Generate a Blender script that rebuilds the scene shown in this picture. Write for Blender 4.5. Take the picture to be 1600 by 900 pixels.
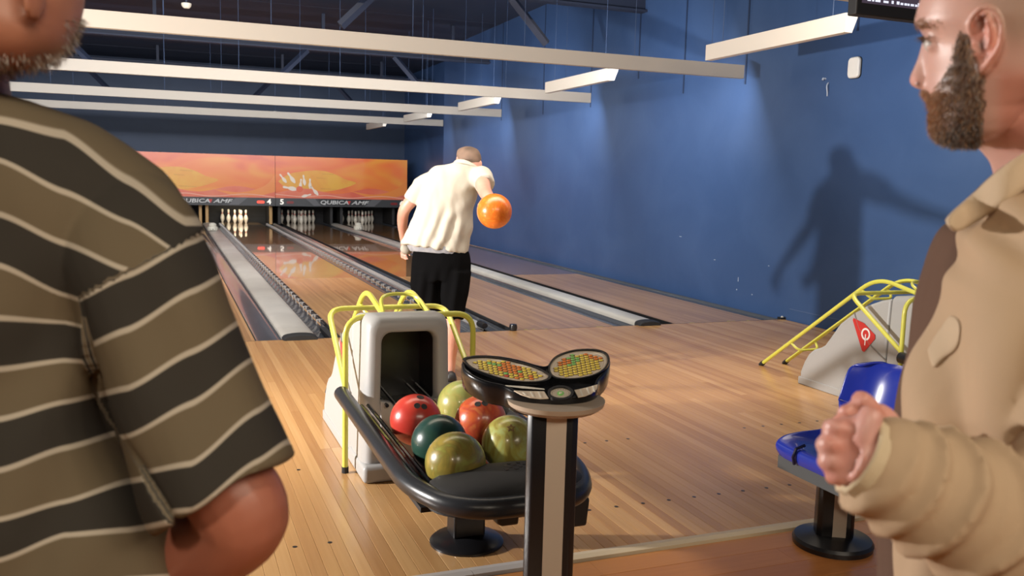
import bpy, bmesh, math, random
from mathutils import Vector, Matrix, noise
R_ = random.Random(7)
S = bpy.context.scene
for o in list(bpy.data.objects): bpy.data.objects.remove(o)
COL = S.collection
pi = math.pi
# ------------------------------------------------------------------ camera
FPX = 1374.93
yaw, pit, rol = .3751, .1227, .0259
CAM = Vector((-3.0706, -7.7407, 1.4366))
cF = Vector((math.sin(yaw)*math.cos(pit), math.cos(yaw)*math.cos(pit), -math.sin(pit)))
cR0 = Vector((math.cos(yaw), -math.sin(yaw), 0)); cU0 = cR0.cross(cF)
cR = cR0*math.cos(rol)+cU0*math.sin(rol); cU = -cR0*math.sin(rol)+cU0*math.cos(rol)
cd = bpy.data.cameras.new('camera'); cam = bpy.data.objects.new('camera', cd); COL.objects.link(cam)
cam.matrix_world = Matrix(((cR.x, cU.x, -cF.x, CAM.x), (cR.y, cU.y, -cF.y, CAM.y), (cR.z, cU.z, -cF.z, CAM.z), (0, 0, 0, 1)))
cd.sensor_width = 36; cd.lens = FPX/1600*36; cd.clip_start = .05
cd.dof.use_dof = True; cd.dof.focus_distance = 4.3; cd.dof.aperture_fstop = 6.3
S.camera = cam
def at(x, y, D):            # where the point seen at a pixel of the photograph stands, D metres deep
    return CAM+(cF+cR*((x-800)/FPX)-cU*((y-450)/FPX))*D
# ------------------------------------------------------------------ light
S.view_settings.view_transform = 'Standard'; S.view_settings.look = 'None'
S.view_settings.gamma = 1; S.view_settings.use_curve_mapping = False
S.view_settings.exposure = 0.12
w = bpy.data.worlds.new('world'); S.world = w; w.use_nodes = True
w.node_tree.nodes['Background'].inputs[0].default_value = (.5, .6, .8, 1)
w.node_tree.nodes['Background'].inputs[1].default_value = .1
def area(name, loc, to, sx, sy, power, col, spread=180):
    l = bpy.data.lights.new(name, 'AREA'); l.shape = 'RECTANGLE'; l.size = sx; l.size_y = sy
    l.energy = power; l.color = col; l.spread = math.radians(spread)
    o = bpy.data.objects.new(name, l); COL.objects.link(o); o.location = loc
    o.rotation_euler = (Vector(to)-Vector(loc)).to_track_quat('-Z', 'Y').to_euler()
    o['kind'] = 'structure'
    return o
WARM = (1, .86, .68); NEU = (1, .95, .88); COOL = (.80, .88, 1)
area('key_lamp', (-6.4, -3.0, 1.42), (3.2, -1.1, 1.05), .15, .15, 470, (1, .95, .9))
area('rear_fill', (-1.5, -9.8, 3.3), (-.5, -3.0, .2), 3.0, 1.0, 85, WARM)  # unseen fill behind the camera, added for overhead ambient light
area('approach_fill', (-.5, -2.6, 3.6), (-.5, -2.2, 0), 6.5, 1.0, 88, WARM, 110)  # added ambient fill above the approach, no fixture modelled
area('lane_fill', (-.5, 4.5, 3.7), (-.5, 5.0, 0), 6.0, 5.0, 60, WARM, 120)  # warm fill added over the lanes to brighten their boards
area('spot_lamp', (-4.6, -9.0, 3.1), (-1.2, -5.2, .3), .3, .3, 35, WARM)
area('mask_lamp', (-2.0, 16.6, 2.45), (-2.0, 17.6, 1.2), 11, .1, 20, (1, .9, .78))
area('bounce_lamp', (-7.0, 3.0, 3.6), (3.2, 6, 1.2), 3, 2, 15, COOL)
# ------------------------------------------------------------------ materials
MATS = {}
def nd(nt, t, **k):
    n = nt.nodes.new(t)
    for a, b in k.items(): setattr(n, a, b)
    return n
def mat(name, col, rough=.5, metal=0, coat=0, spec=.5, emit=None, es=1, sub=0, bump=0, bscale=40, alt=None, ascale=6, coatr=.05, stretch=(1, 1, 1)):
    if name in MATS: return MATS[name]
    m = bpy.data.materials.new(name); m.use_nodes = True; nt = m.node_tree; b = nt.nodes['Principled BSDF']
    b.inputs['Base Color'].default_value = (*col, 1); b.inputs['Roughness'].default_value = rough
    b.inputs['Metallic'].default_value = metal; b.inputs['Coat Weight'].default_value = coat
    b.inputs['Coat Roughness'].default_value = coatr; b.inputs['Specular IOR Level'].default_value = spec
    if emit: b.inputs['Emission Color'].default_value = (*emit, 1); b.inputs['Emission Strength'].default_value = es
    if sub:
        b.inputs['Subsurface Weight'].default_value = sub; b.inputs['Subsurface Radius'].default_value = (.012, .005, .003)
        b.inputs['Subsurface Scale'].default_value = 1
    tc = nd(nt, 'ShaderNodeTexCoord'); mp = nd(nt, 'ShaderNodeMapping'); mp.inputs['Scale'].default_value = stretch
    nt.links.new(tc.outputs['Object'], mp.inputs[0])
    if alt:
        n = nd(nt, 'ShaderNodeTexNoise'); n.inputs['Scale'].default_value = ascale; n.inputs['Detail'].default_value = 4
        n.inputs['Distortion'].default_value = .6
        nt.links.new(mp.outputs[0], n.inputs['Vector'])
        cr = nd(nt, 'ShaderNodeValToRGB'); cr.color_ramp.elements[0].position = .35; cr.color_ramp.elements[1].position = .65
        cr.color_ramp.elements[0].color = (*col, 1); cr.color_ramp.elements[1].color = (*alt, 1)
        nt.links.new(n.outputs['Fac'], cr.inputs[0]); nt.links.new(cr.outputs[0], b.inputs['Base Color'])
    if bump:
        n2 = nd(nt, 'ShaderNodeTexNoise'); n2.inputs['Scale'].default_value = bscale; n2.inputs['Detail'].default_value = 5
        nt.links.new(mp.outputs[0], n2.inputs['Vector'])
        bp = nd(nt, 'ShaderNodeBump'); bp.inputs['Strength'].default_value = bump; bp.inputs['Distance'].default_value = .01
        nt.links.new(n2.outputs['Fac'], bp.inputs['Height']); nt.links.new(bp.outputs[0], b.inputs['Normal'])
    MATS[name] = m; return m
def wood(name, cols, rough=.3, coat=0., grain=(60, 2.2, 60), per_object=True, board=None, coatr=.05):
    m = bpy.data.materials.new(name); m.use_nodes = True; nt = m.node_tree; b = nt.nodes['Principled BSDF']; L = nt.links.new
    b.inputs['Roughness'].default_value = rough; b.inputs['Coat Weight'].default_value = coat; b.inputs['Coat Roughness'].default_value = coatr
    tc = nd(nt, 'ShaderNodeTexCoord'); mp = nd(nt, 'ShaderNodeMapping'); mp.inputs['Scale'].default_value = grain
    geo = nd(nt, 'ShaderNodeNewGeometry')
    L(geo.outputs['Position'], mp.inputs[0])
    n = nd(nt, 'ShaderNodeTexNoise'); n.inputs['Scale'].default_value = 1; n.inputs['Detail'].default_value = 5; L(mp.outputs[0], n.inputs['Vector'])
    cr = nd(nt, 'ShaderNodeValToRGB'); e = cr.color_ramp.elements
    e[0].color = (*cols[0], 1); e[1].color = (*cols[-1], 1)
    for i, c in enumerate(cols[1:-1]): x = e.new((i+1)/(len(cols)-1)); x.color = (*c, 1)
    if per_object:
        oi = nd(nt, 'ShaderNodeObjectInfo'); src = oi.outputs['Random']
    else:
        sx = nd(nt, 'ShaderNodeSeparateXYZ'); L(geo.outputs['Position'], sx.inputs[0])
        dv = nd(nt, 'ShaderNodeMath', operation='DIVIDE'); L(sx.outputs['X'], dv.inputs[0]); dv.inputs[1].default_value = board[0]
        fl = nd(nt, 'ShaderNodeMath', operation='FLOOR'); L(dv.outputs[0], fl.inputs[0])
        wn = nd(nt, 'ShaderNodeTexWhiteNoise', noise_dimensions='1D'); L(fl.outputs[0], wn.inputs['W'])
        ml = nd(nt, 'ShaderNodeMath', operation='MULTIPLY_ADD'); L(wn.outputs['Value'], ml.inputs[0]); ml.inputs[1].default_value = 31.7
        dy = nd(nt, 'ShaderNodeMath', operation='DIVIDE'); L(sx.outputs['Y'], dy.inputs[0]); dy.inputs[1].default_value = board[1]
        L(dy.outputs[0], ml.inputs[2])
        f2 = nd(nt, 'ShaderNodeMath', operation='FLOOR'); L(ml.outputs[0], f2.inputs[0])
        ad = nd(nt, 'ShaderNodeMath', operation='MULTIPLY_ADD'); L(fl.outputs[0], ad.inputs[0]); ad.inputs[1].default_value = 7.31; L(f2.outputs[0], ad.inputs[2])
        w2 = nd(nt, 'ShaderNodeTexWhiteNoise', noise_dimensions='1D'); L(ad.outputs[0], w2.inputs['W']); src = w2.outputs['Value']
    mx = nd(nt, 'ShaderNodeMath', operation='MULTIPLY_ADD'); L(n.outputs['Fac'], mx.inputs[0]); mx.inputs[1].default_value = .7
    m3 = nd(nt, 'ShaderNodeMath', operation='MULTIPLY_ADD'); L(src, m3.inputs[0]); m3.inputs[1].default_value = .8; m3.inputs[2].default_value = -.22
    L(m3.outputs[0], mx.inputs[2]); L(mx.outputs[0], cr.inputs[0]); L(cr.outputs[0], b.inputs['Base Color'])
    # faint waviness of the lacquer
    n3 = nd(nt, 'ShaderNodeTexNoise'); n3.inputs['Scale'].default_value = 3.0; L(geo.outputs['Position'], n3.inputs['Vector'])
    bp = nd(nt, 'ShaderNodeBump'); bp.inputs['Strength'].default_value = .05; bp.inputs['Distance'].default_value = .004
    L(n3.outputs['Fac'], bp.inputs['Height']); L(bp.outputs[0], b.inputs['Normal']); L(bp.outputs[0], b.inputs['Coat Normal'])
    MATS[name] = m; return m
def attr_mat(name, rough=.6, sub=0, coat=0, bump=0, bscale=300, bdist=.002):     # colour comes from the mesh attribute 'tint'
    m = bpy.data.materials.new(name); m.use_nodes = True; nt = m.node_tree; b = nt.nodes['Principled BSDF']
    a = nd(nt, 'ShaderNodeAttribute', attribute_name='tint'); nt.links.new(a.outputs['Color'], b.inputs['Base Color'])
    b.inputs['Roughness'].default_value = rough; b.inputs['Coat Weight'].default_value = coat
    if sub:
        b.inputs['Subsurface Weight'].default_value = sub; b.inputs['Subsurface Radius'].default_value = (.012, .005, .003); b.inputs['Subsurface Scale'].default_value = 1
    if bump:
        tc = nd(nt, 'ShaderNodeTexCoord'); n2 = nd(nt, 'ShaderNodeTexNoise'); n2.inputs['Scale'].default_value = bscale
        nt.links.new(tc.outputs['Object'], n2.inputs['Vector'])
        bp = nd(nt, 'ShaderNodeBump'); bp.inputs['Strength'].default_value = bump; bp.inputs['Distance'].default_value = bdist
        nt.links.new(n2.outputs['Fac'], bp.inputs['Height']); nt.links.new(bp.outputs[0], b.inputs['Normal'])
    MATS[name] = m; return m
# ------------------------------------------------------------------ mesh helpers
class MB:
    def __init__(s): s.v = []; s.f = []; s.mi = []; s.c = 0
    def add(s, vs, fs, mi=0):
        k = len(s.v); s.v += [tuple(p) for p in vs]; s.f += [tuple(i+k for i in f) for f in fs]; s.mi += [mi]*len(fs); return s
    def box(s, x0, x1, y0, y1, z0, z1, mi=0):
        return s.add([(x0, y0, z0), (x1, y0, z0), (x1, y1, z0), (x0, y1, z0), (x0, y0, z1), (x1, y0, z1), (x1, y1, z1), (x0, y1, z1)],
                     [(0, 3, 2, 1), (4, 5, 6, 7), (0, 1, 5, 4), (1, 2, 6, 5), (2, 3, 7, 6), (3, 0, 4, 7)], mi)
    def rings(s, rs, cap=True, mi=0, closed=False):
        n = len(rs[0]); vs = [p for r in rs for p in r]; fs = []
        m = len(rs)
        for i in range(m if closed else m-1):
            a = i*n; b = ((i+1) % m)*n
            for j in range(n): k = (j+1) % n; fs.append((a+j, a+k, b+k, b+j))
        if cap and not closed: fs.append(tuple(range(n))[::-1]); fs.append(tuple((m-1)*n+j for j in range(n)))
        return s.add(vs, fs, mi)
    def tube(s, pts, r, n=10, mi=0, cap=True, closed=False):
        pts = [Vector(p) for p in pts]; m = len(pts); rr = r if isinstance(r, list) else [r]*m
        rs = []; up = None
        for i, p in enumerate(pts):
            if closed: t = pts[(i+1) % m]-pts[i-1]
            else: t = pts[min(i+1, m-1)]-pts[max(i-1, 0)]
            t = t.normalized() if t.length > 1e-9 else Vector((0, 0, 1))
            if up is None: up = Vector((0, 0, 1)) if abs(t.z) < .9 else Vector((0, 1, 0))
            a = t.cross(up)
            a = a.normalized() if a.length > 1e-6 else t.orthogonal().normalized()
            b = a.cross(t); up = b
            q = rr[i]; qx, qy = q if isinstance(q, (list, tuple)) else (q, q)
            rs.append([p+a*(math.cos(2*pi*k/n)*qx)+b*(math.sin(2*pi*k/n)*qy) for k in range(n)])
        return s.rings(rs, cap, mi, closed)
    def lathe(s, prof, c=(0, 0, 0), n=32, mi=0, cap=True, mis=None):
        rs = [[(c[0]+r*math.cos(2*pi*k/n), c[1]+r*math.sin(2*pi*k/n), c[2]+z) for k in range(n)] for r, z in prof]
        k0 = len(s.mi); s.rings(rs, cap, mi)
        if mis:
            for i, q in enumerate(mis):
                for j in range(n): s.mi[k0+i*n+j] = q
        return s
    def prism(s, poly, f0, f1, mi=0):          # poly: list of 2D; f0, f1 map a 2D point to 3D
        return s.rings([[f0(p) for p in poly], [f1(p) for p in poly]], True, mi)
    def build(s, name, m, parent=None, smooth=False, bevel=0, seg=2, label=None, loc=None):
        me = bpy.data.meshes.new(name); me.from_pydata(s.v, [], s.f)
        ms = m if isinstance(m, (list, tuple)) else [m]
        for q in ms: me.materials.append(q)
        if len(ms) > 1: me.polygons.foreach_set('material_index', s.mi)
        bm = bmesh.new(); bm.from_mesh(me); bmesh.ops.recalc_face_normals(bm, faces=bm.faces); bm.to_mesh(me); bm.free()
        o = bpy.data.objects.new(name, me); COL.objects.link(o)
        if smooth:
            me.polygons.foreach_set('use_smooth', [True]*len(me.polygons))
            if smooth != 'all':
                try: me.set_sharp_from_angle(angle=math.radians(38))
                except Exception: pass
        if bevel:
            b = o.modifiers.new('bevel', 'BEVEL'); b.width = bevel; b.segments = seg; b.limit_method = 'ANGLE'; b.angle_limit = math.radians(35); b.harden_normals = False
            me.polygons.foreach_set('use_smooth', [True]*len(me.polygons))
            try: me.set_sharp_from_angle(angle=math.radians(60))
            except Exception: pass
        if parent: put(o, parent)
        if label: o['label'] = label
        return o
def put(o, parent):
    bw = o.matrix_basis.copy(); o.parent = parent
    o.matrix_parent_inverse = parent.matrix_basis.inverted()
    return o
def tag(o, label, cat, group=None):
    o['label'] = label; o['category'] = cat
    if group: o['group'] = group
    return o
def thing(name, label, cat, loc=(0, 0, 0), group=None):
    o = bpy.data.objects.new(name, None); COL.objects.link(o); o.location = loc; o.empty_display_size = .1
    return tag(o, label, cat, group)
def struct(o): o['kind'] = 'structure'; return o
def copy_tree(root, offset, label=None):
    r = root.copy(); COL.objects.link(r); r.location = Vector(root.location)+Vector(offset)
    if label: r['label'] = label
    def rec(a, b):
        for ch in list(a.children):
            c = ch.copy(); COL.objects.link(c); c.parent = b; rec(ch, c)
    rec(root, r); return r
def fillet(pts, r, n=5):
    pts = [Vector(p) for p in pts]; out = [pts[0]]
    for i in range(1, len(pts)-1):
        a, b, c = pts[i-1], pts[i], pts[i+1]; u = (a-b); v = (c-b)
        q = min(r, u.length*.49, v.length*.49); u.normalize(); v.normalize(); p0 = b+u*q; p1 = b+v*q
        for k in range(n+1): t = k/n; out.append(p0*(1-t)**2+b*2*t*(1-t)+p1*t*t)
    out.append(pts[-1]); return out
def rrect(x0, x1, z0, z1, r, n=5):
    out = []
    for cx, cz, a0 in ((x1-r, z1-r, 0), (x0+r, z1-r, 90), (x0+r, z0+r, 180), (x1-r, z0+r, 270)):
        for k in range(n+1): a = math.radians(a0+90*k/n); out.append((cx+r*math.cos(a), cz+r*math.sin(a)))
    return out
def spline(pts, n):            # Catmull-Rom through tuples of numbers
    out = []; m = len(pts)
    for i in range(m-1):
        p0, p1, p2, p3 = pts[max(i-1, 0)], pts[i], pts[i+1], pts[min(i+2, m-1)]
        for k in range(n):
            t = k/n
            out.append(tuple(.5*((2*b)+(-a+c)*t+(2*a-5*b+4*c-d)*t*t+(-a+3*b-3*c+d)*t**3) for a, b, c, d in zip(p0, p1, p2, p3)))
    out.append(tuple(pts[-1])); return out
def organic(name, mb, m, parent, voxel, smooth=4, factor=.5, label=None):
    me = bpy.data.meshes.new(name); me.from_pydata(mb.v, [], mb.f)
    bm = bmesh.new(); bm.from_mesh(me); bmesh.ops.recalc_face_normals(bm, faces=bm.faces); bm.to_mesh(me); bm.free()
    t = bpy.data.objects.new('tmp', me); COL.objects.link(t)
    r = t.modifiers.new('r', 'REMESH'); r.mode = 'VOXEL'; r.voxel_size = voxel; r.use_smooth_shade = True
    if smooth: q = t.modifiers.new('s', 'SMOOTH'); q.iterations = smooth; q.factor = factor
    dg = bpy.context.evaluated_depsgraph_get(); me2 = bpy.data.meshes.new_from_object(t.evaluated_get(dg)); me2.name = name
    bpy.data.objects.remove(t); bpy.data.meshes.remove(me)
    me2.materials.clear(); me2.materials.append(m)
    me2.polygons.foreach_set('use_smooth', [True]*len(me2.polygons))
    o = bpy.data.objects.new(name, me2); COL.objects.link(o)
    if parent: put(o, parent)
    if label: o['label'] = label
    return o
def tint(o, fn):
    me = o.data; a = me.color_attributes.new('tint', 'FLOAT_COLOR', 'POINT')
    buf = []
    for v in me.vertices: buf += [*fn(v.co, v.normal), 1]
    a.data.foreach_set('color', buf)
def mixc(a, b, t): t = max(0, min(1, t)); return tuple(x*(1-t)+y*t for x, y in zip(a, b))
def sst(a, b, x): t = max(0, min(1, (x-a)/(b-a))); return t*t*(3-2*t)
def fbm(p, s): return noise.noise(Vector(p)*s)+.5*noise.noise(Vector(p)*s*2.1)

BLACK = mat('black_plastic', (.012, .012, .014), .28)
BLACKM = mat('black_matt', (.012, .012, .013), .6)
BLACKG = mat('black_gloss', (.007, .007, .008), .22, coat=.25, spec=.35)
GREYC = mat('division_grey', (.47, .45, .40), .35, alt=(.40, .38, .34), ascale=2)
GUT = mat('gutter_grey', (.07, .078, .09), .22, coat=.5)
CREAM = mat('baffle_cream', (.60, .55, .47), .55)
NAVY = mat('navy_steel', (.018, .026, .052), .6)
# ------------------------------------------------------------------ room shell
WX, WX2, YST, YB = 3.2, 3.87, 12.95, 19.35
XL, YR, ZC = -9.0, -12.0, 4.5
def wallmat(name, c1, c2, rough=.42, lines=0):
    m = mat(name, c1, rough, alt=c2, ascale=1.3, bump=.08, bscale=14, spec=.35)
    return m
WBLUE = wallmat('blue_wall_paint', (.040, .085, .200), (.050, .100, .225))
WNAVY = wallmat('navy_wall_paint', (.034, .056, .105), (.040, .064, .118), .5)
sub = struct(MB().box(XL, WX, YR, 0, -.12, -.012).box(XL, WX2, 0, YB, -.25, -.09).build('floor', BLACKM))
struct(MB().box(WX, WX+.15, YR, YST, -.2, ZC).build('wall_right', WBLUE))
struct(MB().box(WX2, WX2+.15, YST, YB, -.2, ZC).box(WX+.15, WX2+.15, YST-.15, YST, -.2, ZC).build('wall_right_recess', WBLUE))
struct(MB().box(XL, WX2+.15, YB, YB+.15, -.2, ZC).build('wall_back', WNAVY))
struct(MB().box(XL-.15, XL, YR, YB, -.2, ZC).build('wall_left', WNAVY))
struct(MB().box(XL, WX+.15, YR-.15, YR, -.2, ZC).build('wall_front', mat('warm_wall', (.35, .32, .28), .7)))
ceil = struct(MB().box(XL, WX2+.15, YR, YB, ZC, ZC+.1).build('ceiling', NAVY))
for k in range(11):       # sheet joints of the roof deck
    y = -9+k*2.6; MB().box(XL, WX, y-.02, y+.02, ZC-.004, ZC).build('deck_seam', NAVY, ceil)
for i, y in enumerate((-3.0, 3.4, 9.8, 16.2)):
    t = thing('roof_truss', ['dark steel roof beam overhead just above the approach', 'dark steel roof beam with two braces nearest above first lane light', 'dark steel roof beam above the middle of the lanes',
                             'dark steel roof beam nearest the back wall'][i], 'beam', (-3, y, 3.8))
    MB().box(XL, WX-.002 if y < 12 else WX2-.002, y-.08, y+.08, 3.79, 3.82).box(XL, WX-.002 if y < 12 else WX2-.002, y-.012, y+.012, 3.82, 4.06).box(XL, WX-.002 if y < 12 else WX2-.002, y-.08, y+.08, 4.06, 4.09).build('i_beam', NAVY, t)
    for xc in (.35, -5.6):
        for s in (-1, 1):
            MB().tube([(xc+s*.85, y, 3.80), (xc+s*1.38, y+.02, 3.26)], (.06, .06), 4).build('brace', NAVY, t)
    for x in (-5, -3.2, -.2, 2.4): MB().box(x-.03, x+.03, y-.03, y+.03, 4.09, ZC-.006).build('hanger', NAVY, t)
# right-wall seams, marks and fittings
wr = bpy.data.objects['wall_right']
for y, z0 in ((-.78, 2.95), (.98, 2.60), (2.3, 2.60), (3.5, 2.9), (5.0, 2.6), (6.9, 2.6), (9.0, 2.6)):
    MB().box(WX-.006, WX, y-.014, y+.014, z0, ZC).build('panel_seam', mat('seam_navy', (.015, .03, .075), .5), wr)
MB().box(WX-.004, WX, YR, -.05, .118, .124).build('skirting_line', mat('line_pale', (.10, .15, .27), .5), wr)
SCUFF = mat('scuff_white', (.5, .55, .62), .6)
for (y, z, h, d) in ((.92, .21, .014, .014), (.90, .335, .05, .008), (.62, .19, .010, .014), (2.2, .75, .006, .05), (1.4, .52, .008, .03), (.35, .55, .006, .02)):
    MB().box(WX-.002, WX, y-d/2, y+d/2, z-h/2, z+h/2).build('paint_scuff', SCUFF, wr)
# masonry-free baseboard cable at wall foot
t = thing('wireless_access_point', 'white rounded square access point high on the blue wall', 'access point', (WX-.02, -.79, 2.6))
pr = rrect(-.075, .075, -.10, .10, .04, 6)
MB().rings([[(WX-.001, -.79+p[0], 2.6+p[1]) for p in pr], [(WX-.03, -.79+p[0], 2.6+p[1]) for p in pr], [(WX-.042, -.79+p[0]*.86, 2.6+p[1]*.9) for p in pr]]).build('cover', mat('ap_white', (.80, .76, .68), .4), t, smooth=True)
MB().rings([[(WX, -.79+p[0]*1.06, 2.6+p[1]*1.04) for p in pr], [(WX-.012, -.79+p[0]*1.06, 2.6+p[1]*1.04) for p in pr]]).build('backing', BLACKM, t)
t = thing('wall_hook', 'small white metal hook left of the access point', 'hook', (WX, -.37, 2.5))
MB().tube([(WX, -.37, 2.535), (WX-.03, -.37, 2.535), (WX-.035, -.37, 2.52)], .011, 8).build('knob', SCUFF, t, smooth=True)
MB().tube(spline([(WX-.006, -.42, 2.49), (WX-.03, -.43, 2.455), (WX-.02, -.43, 2.40), (WX-.004, -.415, 2.36)], 4), (.007), 6).build('loop', SCUFF, t, smooth=True)
t = thing('smoke_detector', 'small round cream smoke detector under the ceiling beam', 'smoke detector', (-2.4, 3.4, 3.32))
MB().lathe([(.0, 0), (.03, .0), (.05, .02), (.055, .04), (.055, .055)], (-2.81, 3.4, 3.30), 20).build('housing', mat('detector_cream', (.7, .66, .55), .5), t, smooth=True)
MB().tube([(-2.81, 3.4, 3.355), (-2.81, 3.4, 3.80)], .012, 6).build('drop_rod', NAVY, t)
# ------------------------------------------------------------------ light baffles over the lanes
WIRE = mat('wire_blue', (.06, .10, .20), .5)
BY = [-3.2, .60, 4.40, 8.22, 12.03]
BL = ['long cream light baffle nearest the camera above the blue seat', 'first long cream light baffle across the top of the lanes', 'second long cream light baffle from the front', 'third long cream light baffle from the front', 'fourth and farthest long cream light baffle']
ZB, ZT = 2.612, 2.755
def baffle(o, x0, x1, y0, y1):
    pass
for i, y in enumerate(BY):
    t = thing('light_baffle', BL[i], 'ceiling light', (-2.8, y, ZB), 'long light baffles over the lanes')
    x0, x1 = -8.5, 2.905
    MB().rings([[(x, y, ZB), (x, y, ZT), (x, y+.115, ZT), (x, y+.115, ZT-.03), (x, y+.085, ZB+.03), (x, y+.07, ZB)] for x in (x0, x1)]).build('housing', CREAM, t)
    for x in (-8, -6.2, -4.75, -3.06, -2.16, -.85, .3, 1.55, 2.5):
        MB().tube([(x, y+.05, ZT), (x, y+.05, ZC-.006)], .003, 5).build('wire', WIRE, t)
    MB().box(x0+.1, x1-.1, y+.117, y+.145, ZB+.04, ZT-.02).build('tube_tray', mat('lamp_tray', (.6, .6, .6), .4), t)
    area('tube_lamp', (-2.8, y+.16, (ZB+ZT)/2), (-2.8, y+3.2, (ZB+ZT)/2-2.0), 11.3, .05, (45, 250, 240, 200, 70)[i], (.95, .96, 1))
for k in range(5):
    y0 = -2.25+3.85*k; y1 = y0+1.87; x = 1.75
    t = thing('side_light', ['nearest short cream side light hanging towards the blue wall', 'second short cream side light behind first long baffle', 'third short cream side light from the front', 'fourth short cream side light from the front', 'smallest and farthest short cream side light'][k], 'ceiling light', (x, y0, ZB), 'short side lights along the right wall')
    MB().rings([[(x, y, ZB), (x, y, ZT), (x+.115, y, ZT), (x+.118, y, ZT-.012), (x+.112, y, ZT-.035), (x+.07, y, ZB)] for y in (y0, y1)]).build('housing', mat('side_cream', (.86, .80, .70), .5), t)
    for y in (y0+.2, y1-.2): MB().tube([(x+.05, y, ZT), (x+.05, y, ZC-.006)], .003, 5).build('wire', WIRE, t)
    area('tube_lamp', (x+.16, (y0+y1)/2, 2.70), (x+3, (y0+y1)/2, 2.9), .05, 1.7, 9, COOL)
# ------------------------------------------------------------------ floors
APW = wood('approach_boards', [(.40, .20, .075), (.48, .255, .10), (.54, .30, .12), (.61, .36, .155)], .27, coat=.25, coatr=.18, grain=(55, 1.6, 55))
SEW = wood('seating_boards', [(.36, .125, .03), (.46, .18, .05), (.52, .22, .065)], .32, coat=.2, coatr=.2, grain=(3, 50, 50))
bw = .0535; ncol = int((WX+4.1)/bw)
def board_mesh(n, L, wdt, ax=0):
    e = .0012; m = MB(); W2 = wdt/2-.0004
    m.rings([[(-W2, y, -.010), (-W2, y, -e), (-W2+e, y, 0), (W2-e, y, 0), (W2, y, -e), (W2, y, -.010)] for y in (0, L)])
    o = m.build(n, APW if ax == 0 else SEW); me = o.data; bpy.data.objects.remove(o); return me
lens = [1.45, 1.75, 2.1, 2.4]
bms = {}
def piece(name, key, maker, loc, parent, rz=0):
    if key not in bms: bms[key] = maker()
    o = bpy.data.objects.new(name, bms[key]); COL.objects.link(o); o.location = loc; o.rotation_euler.z = rz
    o.parent = parent; return o
nb = 0
for c in range(ncol):
    x = WX-.03-bw*(c+.5); cut = -4.79+R_.choice([1.6, 2.0, 2.4, 2.8, 3.2])
    for y0, y1 in ((-4.79, cut), (cut, -.004)):
        L = round(y1-y0-.0006, 3)
        piece('floor_board', ('a', L), lambda L=L: board_mesh('floor_board', L, bw), (x, y0, 0), sub); nb += 1
xa = WX-.03-bw*ncol
m = MB(); m.box(XL, xa-.001, -4.79, -.004, -.012, 0); o = m.build('far_approach', wood('approach_boards_far', [(.40, .20, .075), (.48, .255, .10), (.54, .30, .12), (.61, .36, .155)], .27, coat=.25, per_object=False, board=(.0535, 1.9)), sub)
o['kind'] = 'stuff'
pw = .128
for r in range(22):
    y = -4.875-pw*(r+.5); off = -.3-(r*.53 % 1.3)
    for c in range(6):
        x0 = -3.9+off+c*1.3
        piece('floor_plank', ('s',), lambda: board_mesh('floor_plank', 1.299, pw, 1), (x0+1.3, y, 0), sub, pi/2)
m = MB(); m.box(XL, 4-.0-.9, YR, -4.875-pw*22, -.012, -.001); m.build('rear_floor', SEW, sub)
# approach dots and marks
DOT = mat('dot_dark', (.02, .012, .01), .5)
dm = MB().lathe([(.0095, 0), (.0095, .0009), (.001, .0012)], n=12)
dots = [(-.9415+.1351*k, -3.494) for k in range(3)]+[(.1158+.1351*k, -3.494) for k in range(5)]+[(-1.3645+.1351*k, -4.404) for k in range(10)]+[(-2.4961, -3.494), (-2.631, -3.494)]+[(-2.7696+.1351*k, -4.404) for k in range(3)]
d0 = dm.build('approach_dot', DOT, sub); d0.location = (*dots[0], 0)
for d in dots[1:]: c = d0.copy(); COL.objects.link(c); c.location = (*d, 0)
YT = mat('tape_yellow', (.55, .48, .12), .6)
for x, w_ in ((.12, .035), (.21, .02), (.34, .02), (.90, .07), (1.98, .06), (2.45, .03), (2.52, .02), (2.7, .03)):
    MB().box(x, x+w_, .006, .016+.012*R_.random(), 0, .0012).build('tape_mark', YT, sub)
struct(MB().box(XL, WX-.05, -.004, .004, -.02, .0008).build('trim_1', mat('foul_line', (.10, .06, .035), .5)))
# aluminium / timber threshold strip
t = struct(thing('trim_2', 'x', 'x', (0, -4.83, 0))); del t['label']; del t['category']
x = -4.2; k = 0
for x0, x1, mm in ((-4.2, -2.06, 'grey'), (-2.058, -1.80, 'grey'), (-1.798, WX-.002, 'cream')):
    mt_ = mat('strip_'+mm, (.47, .43, .40) if mm == 'grey' else (.62, .50, .33), .4)
    MB().rings([[(xx, -4.872, -.01), (xx, -4.868, .010), (xx, -4.835, .012), (xx, -4.795, .003), (xx, -4.79, -.01)] for xx in (x0, x1)]).build('threshold_strip', mt_, t)
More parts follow.
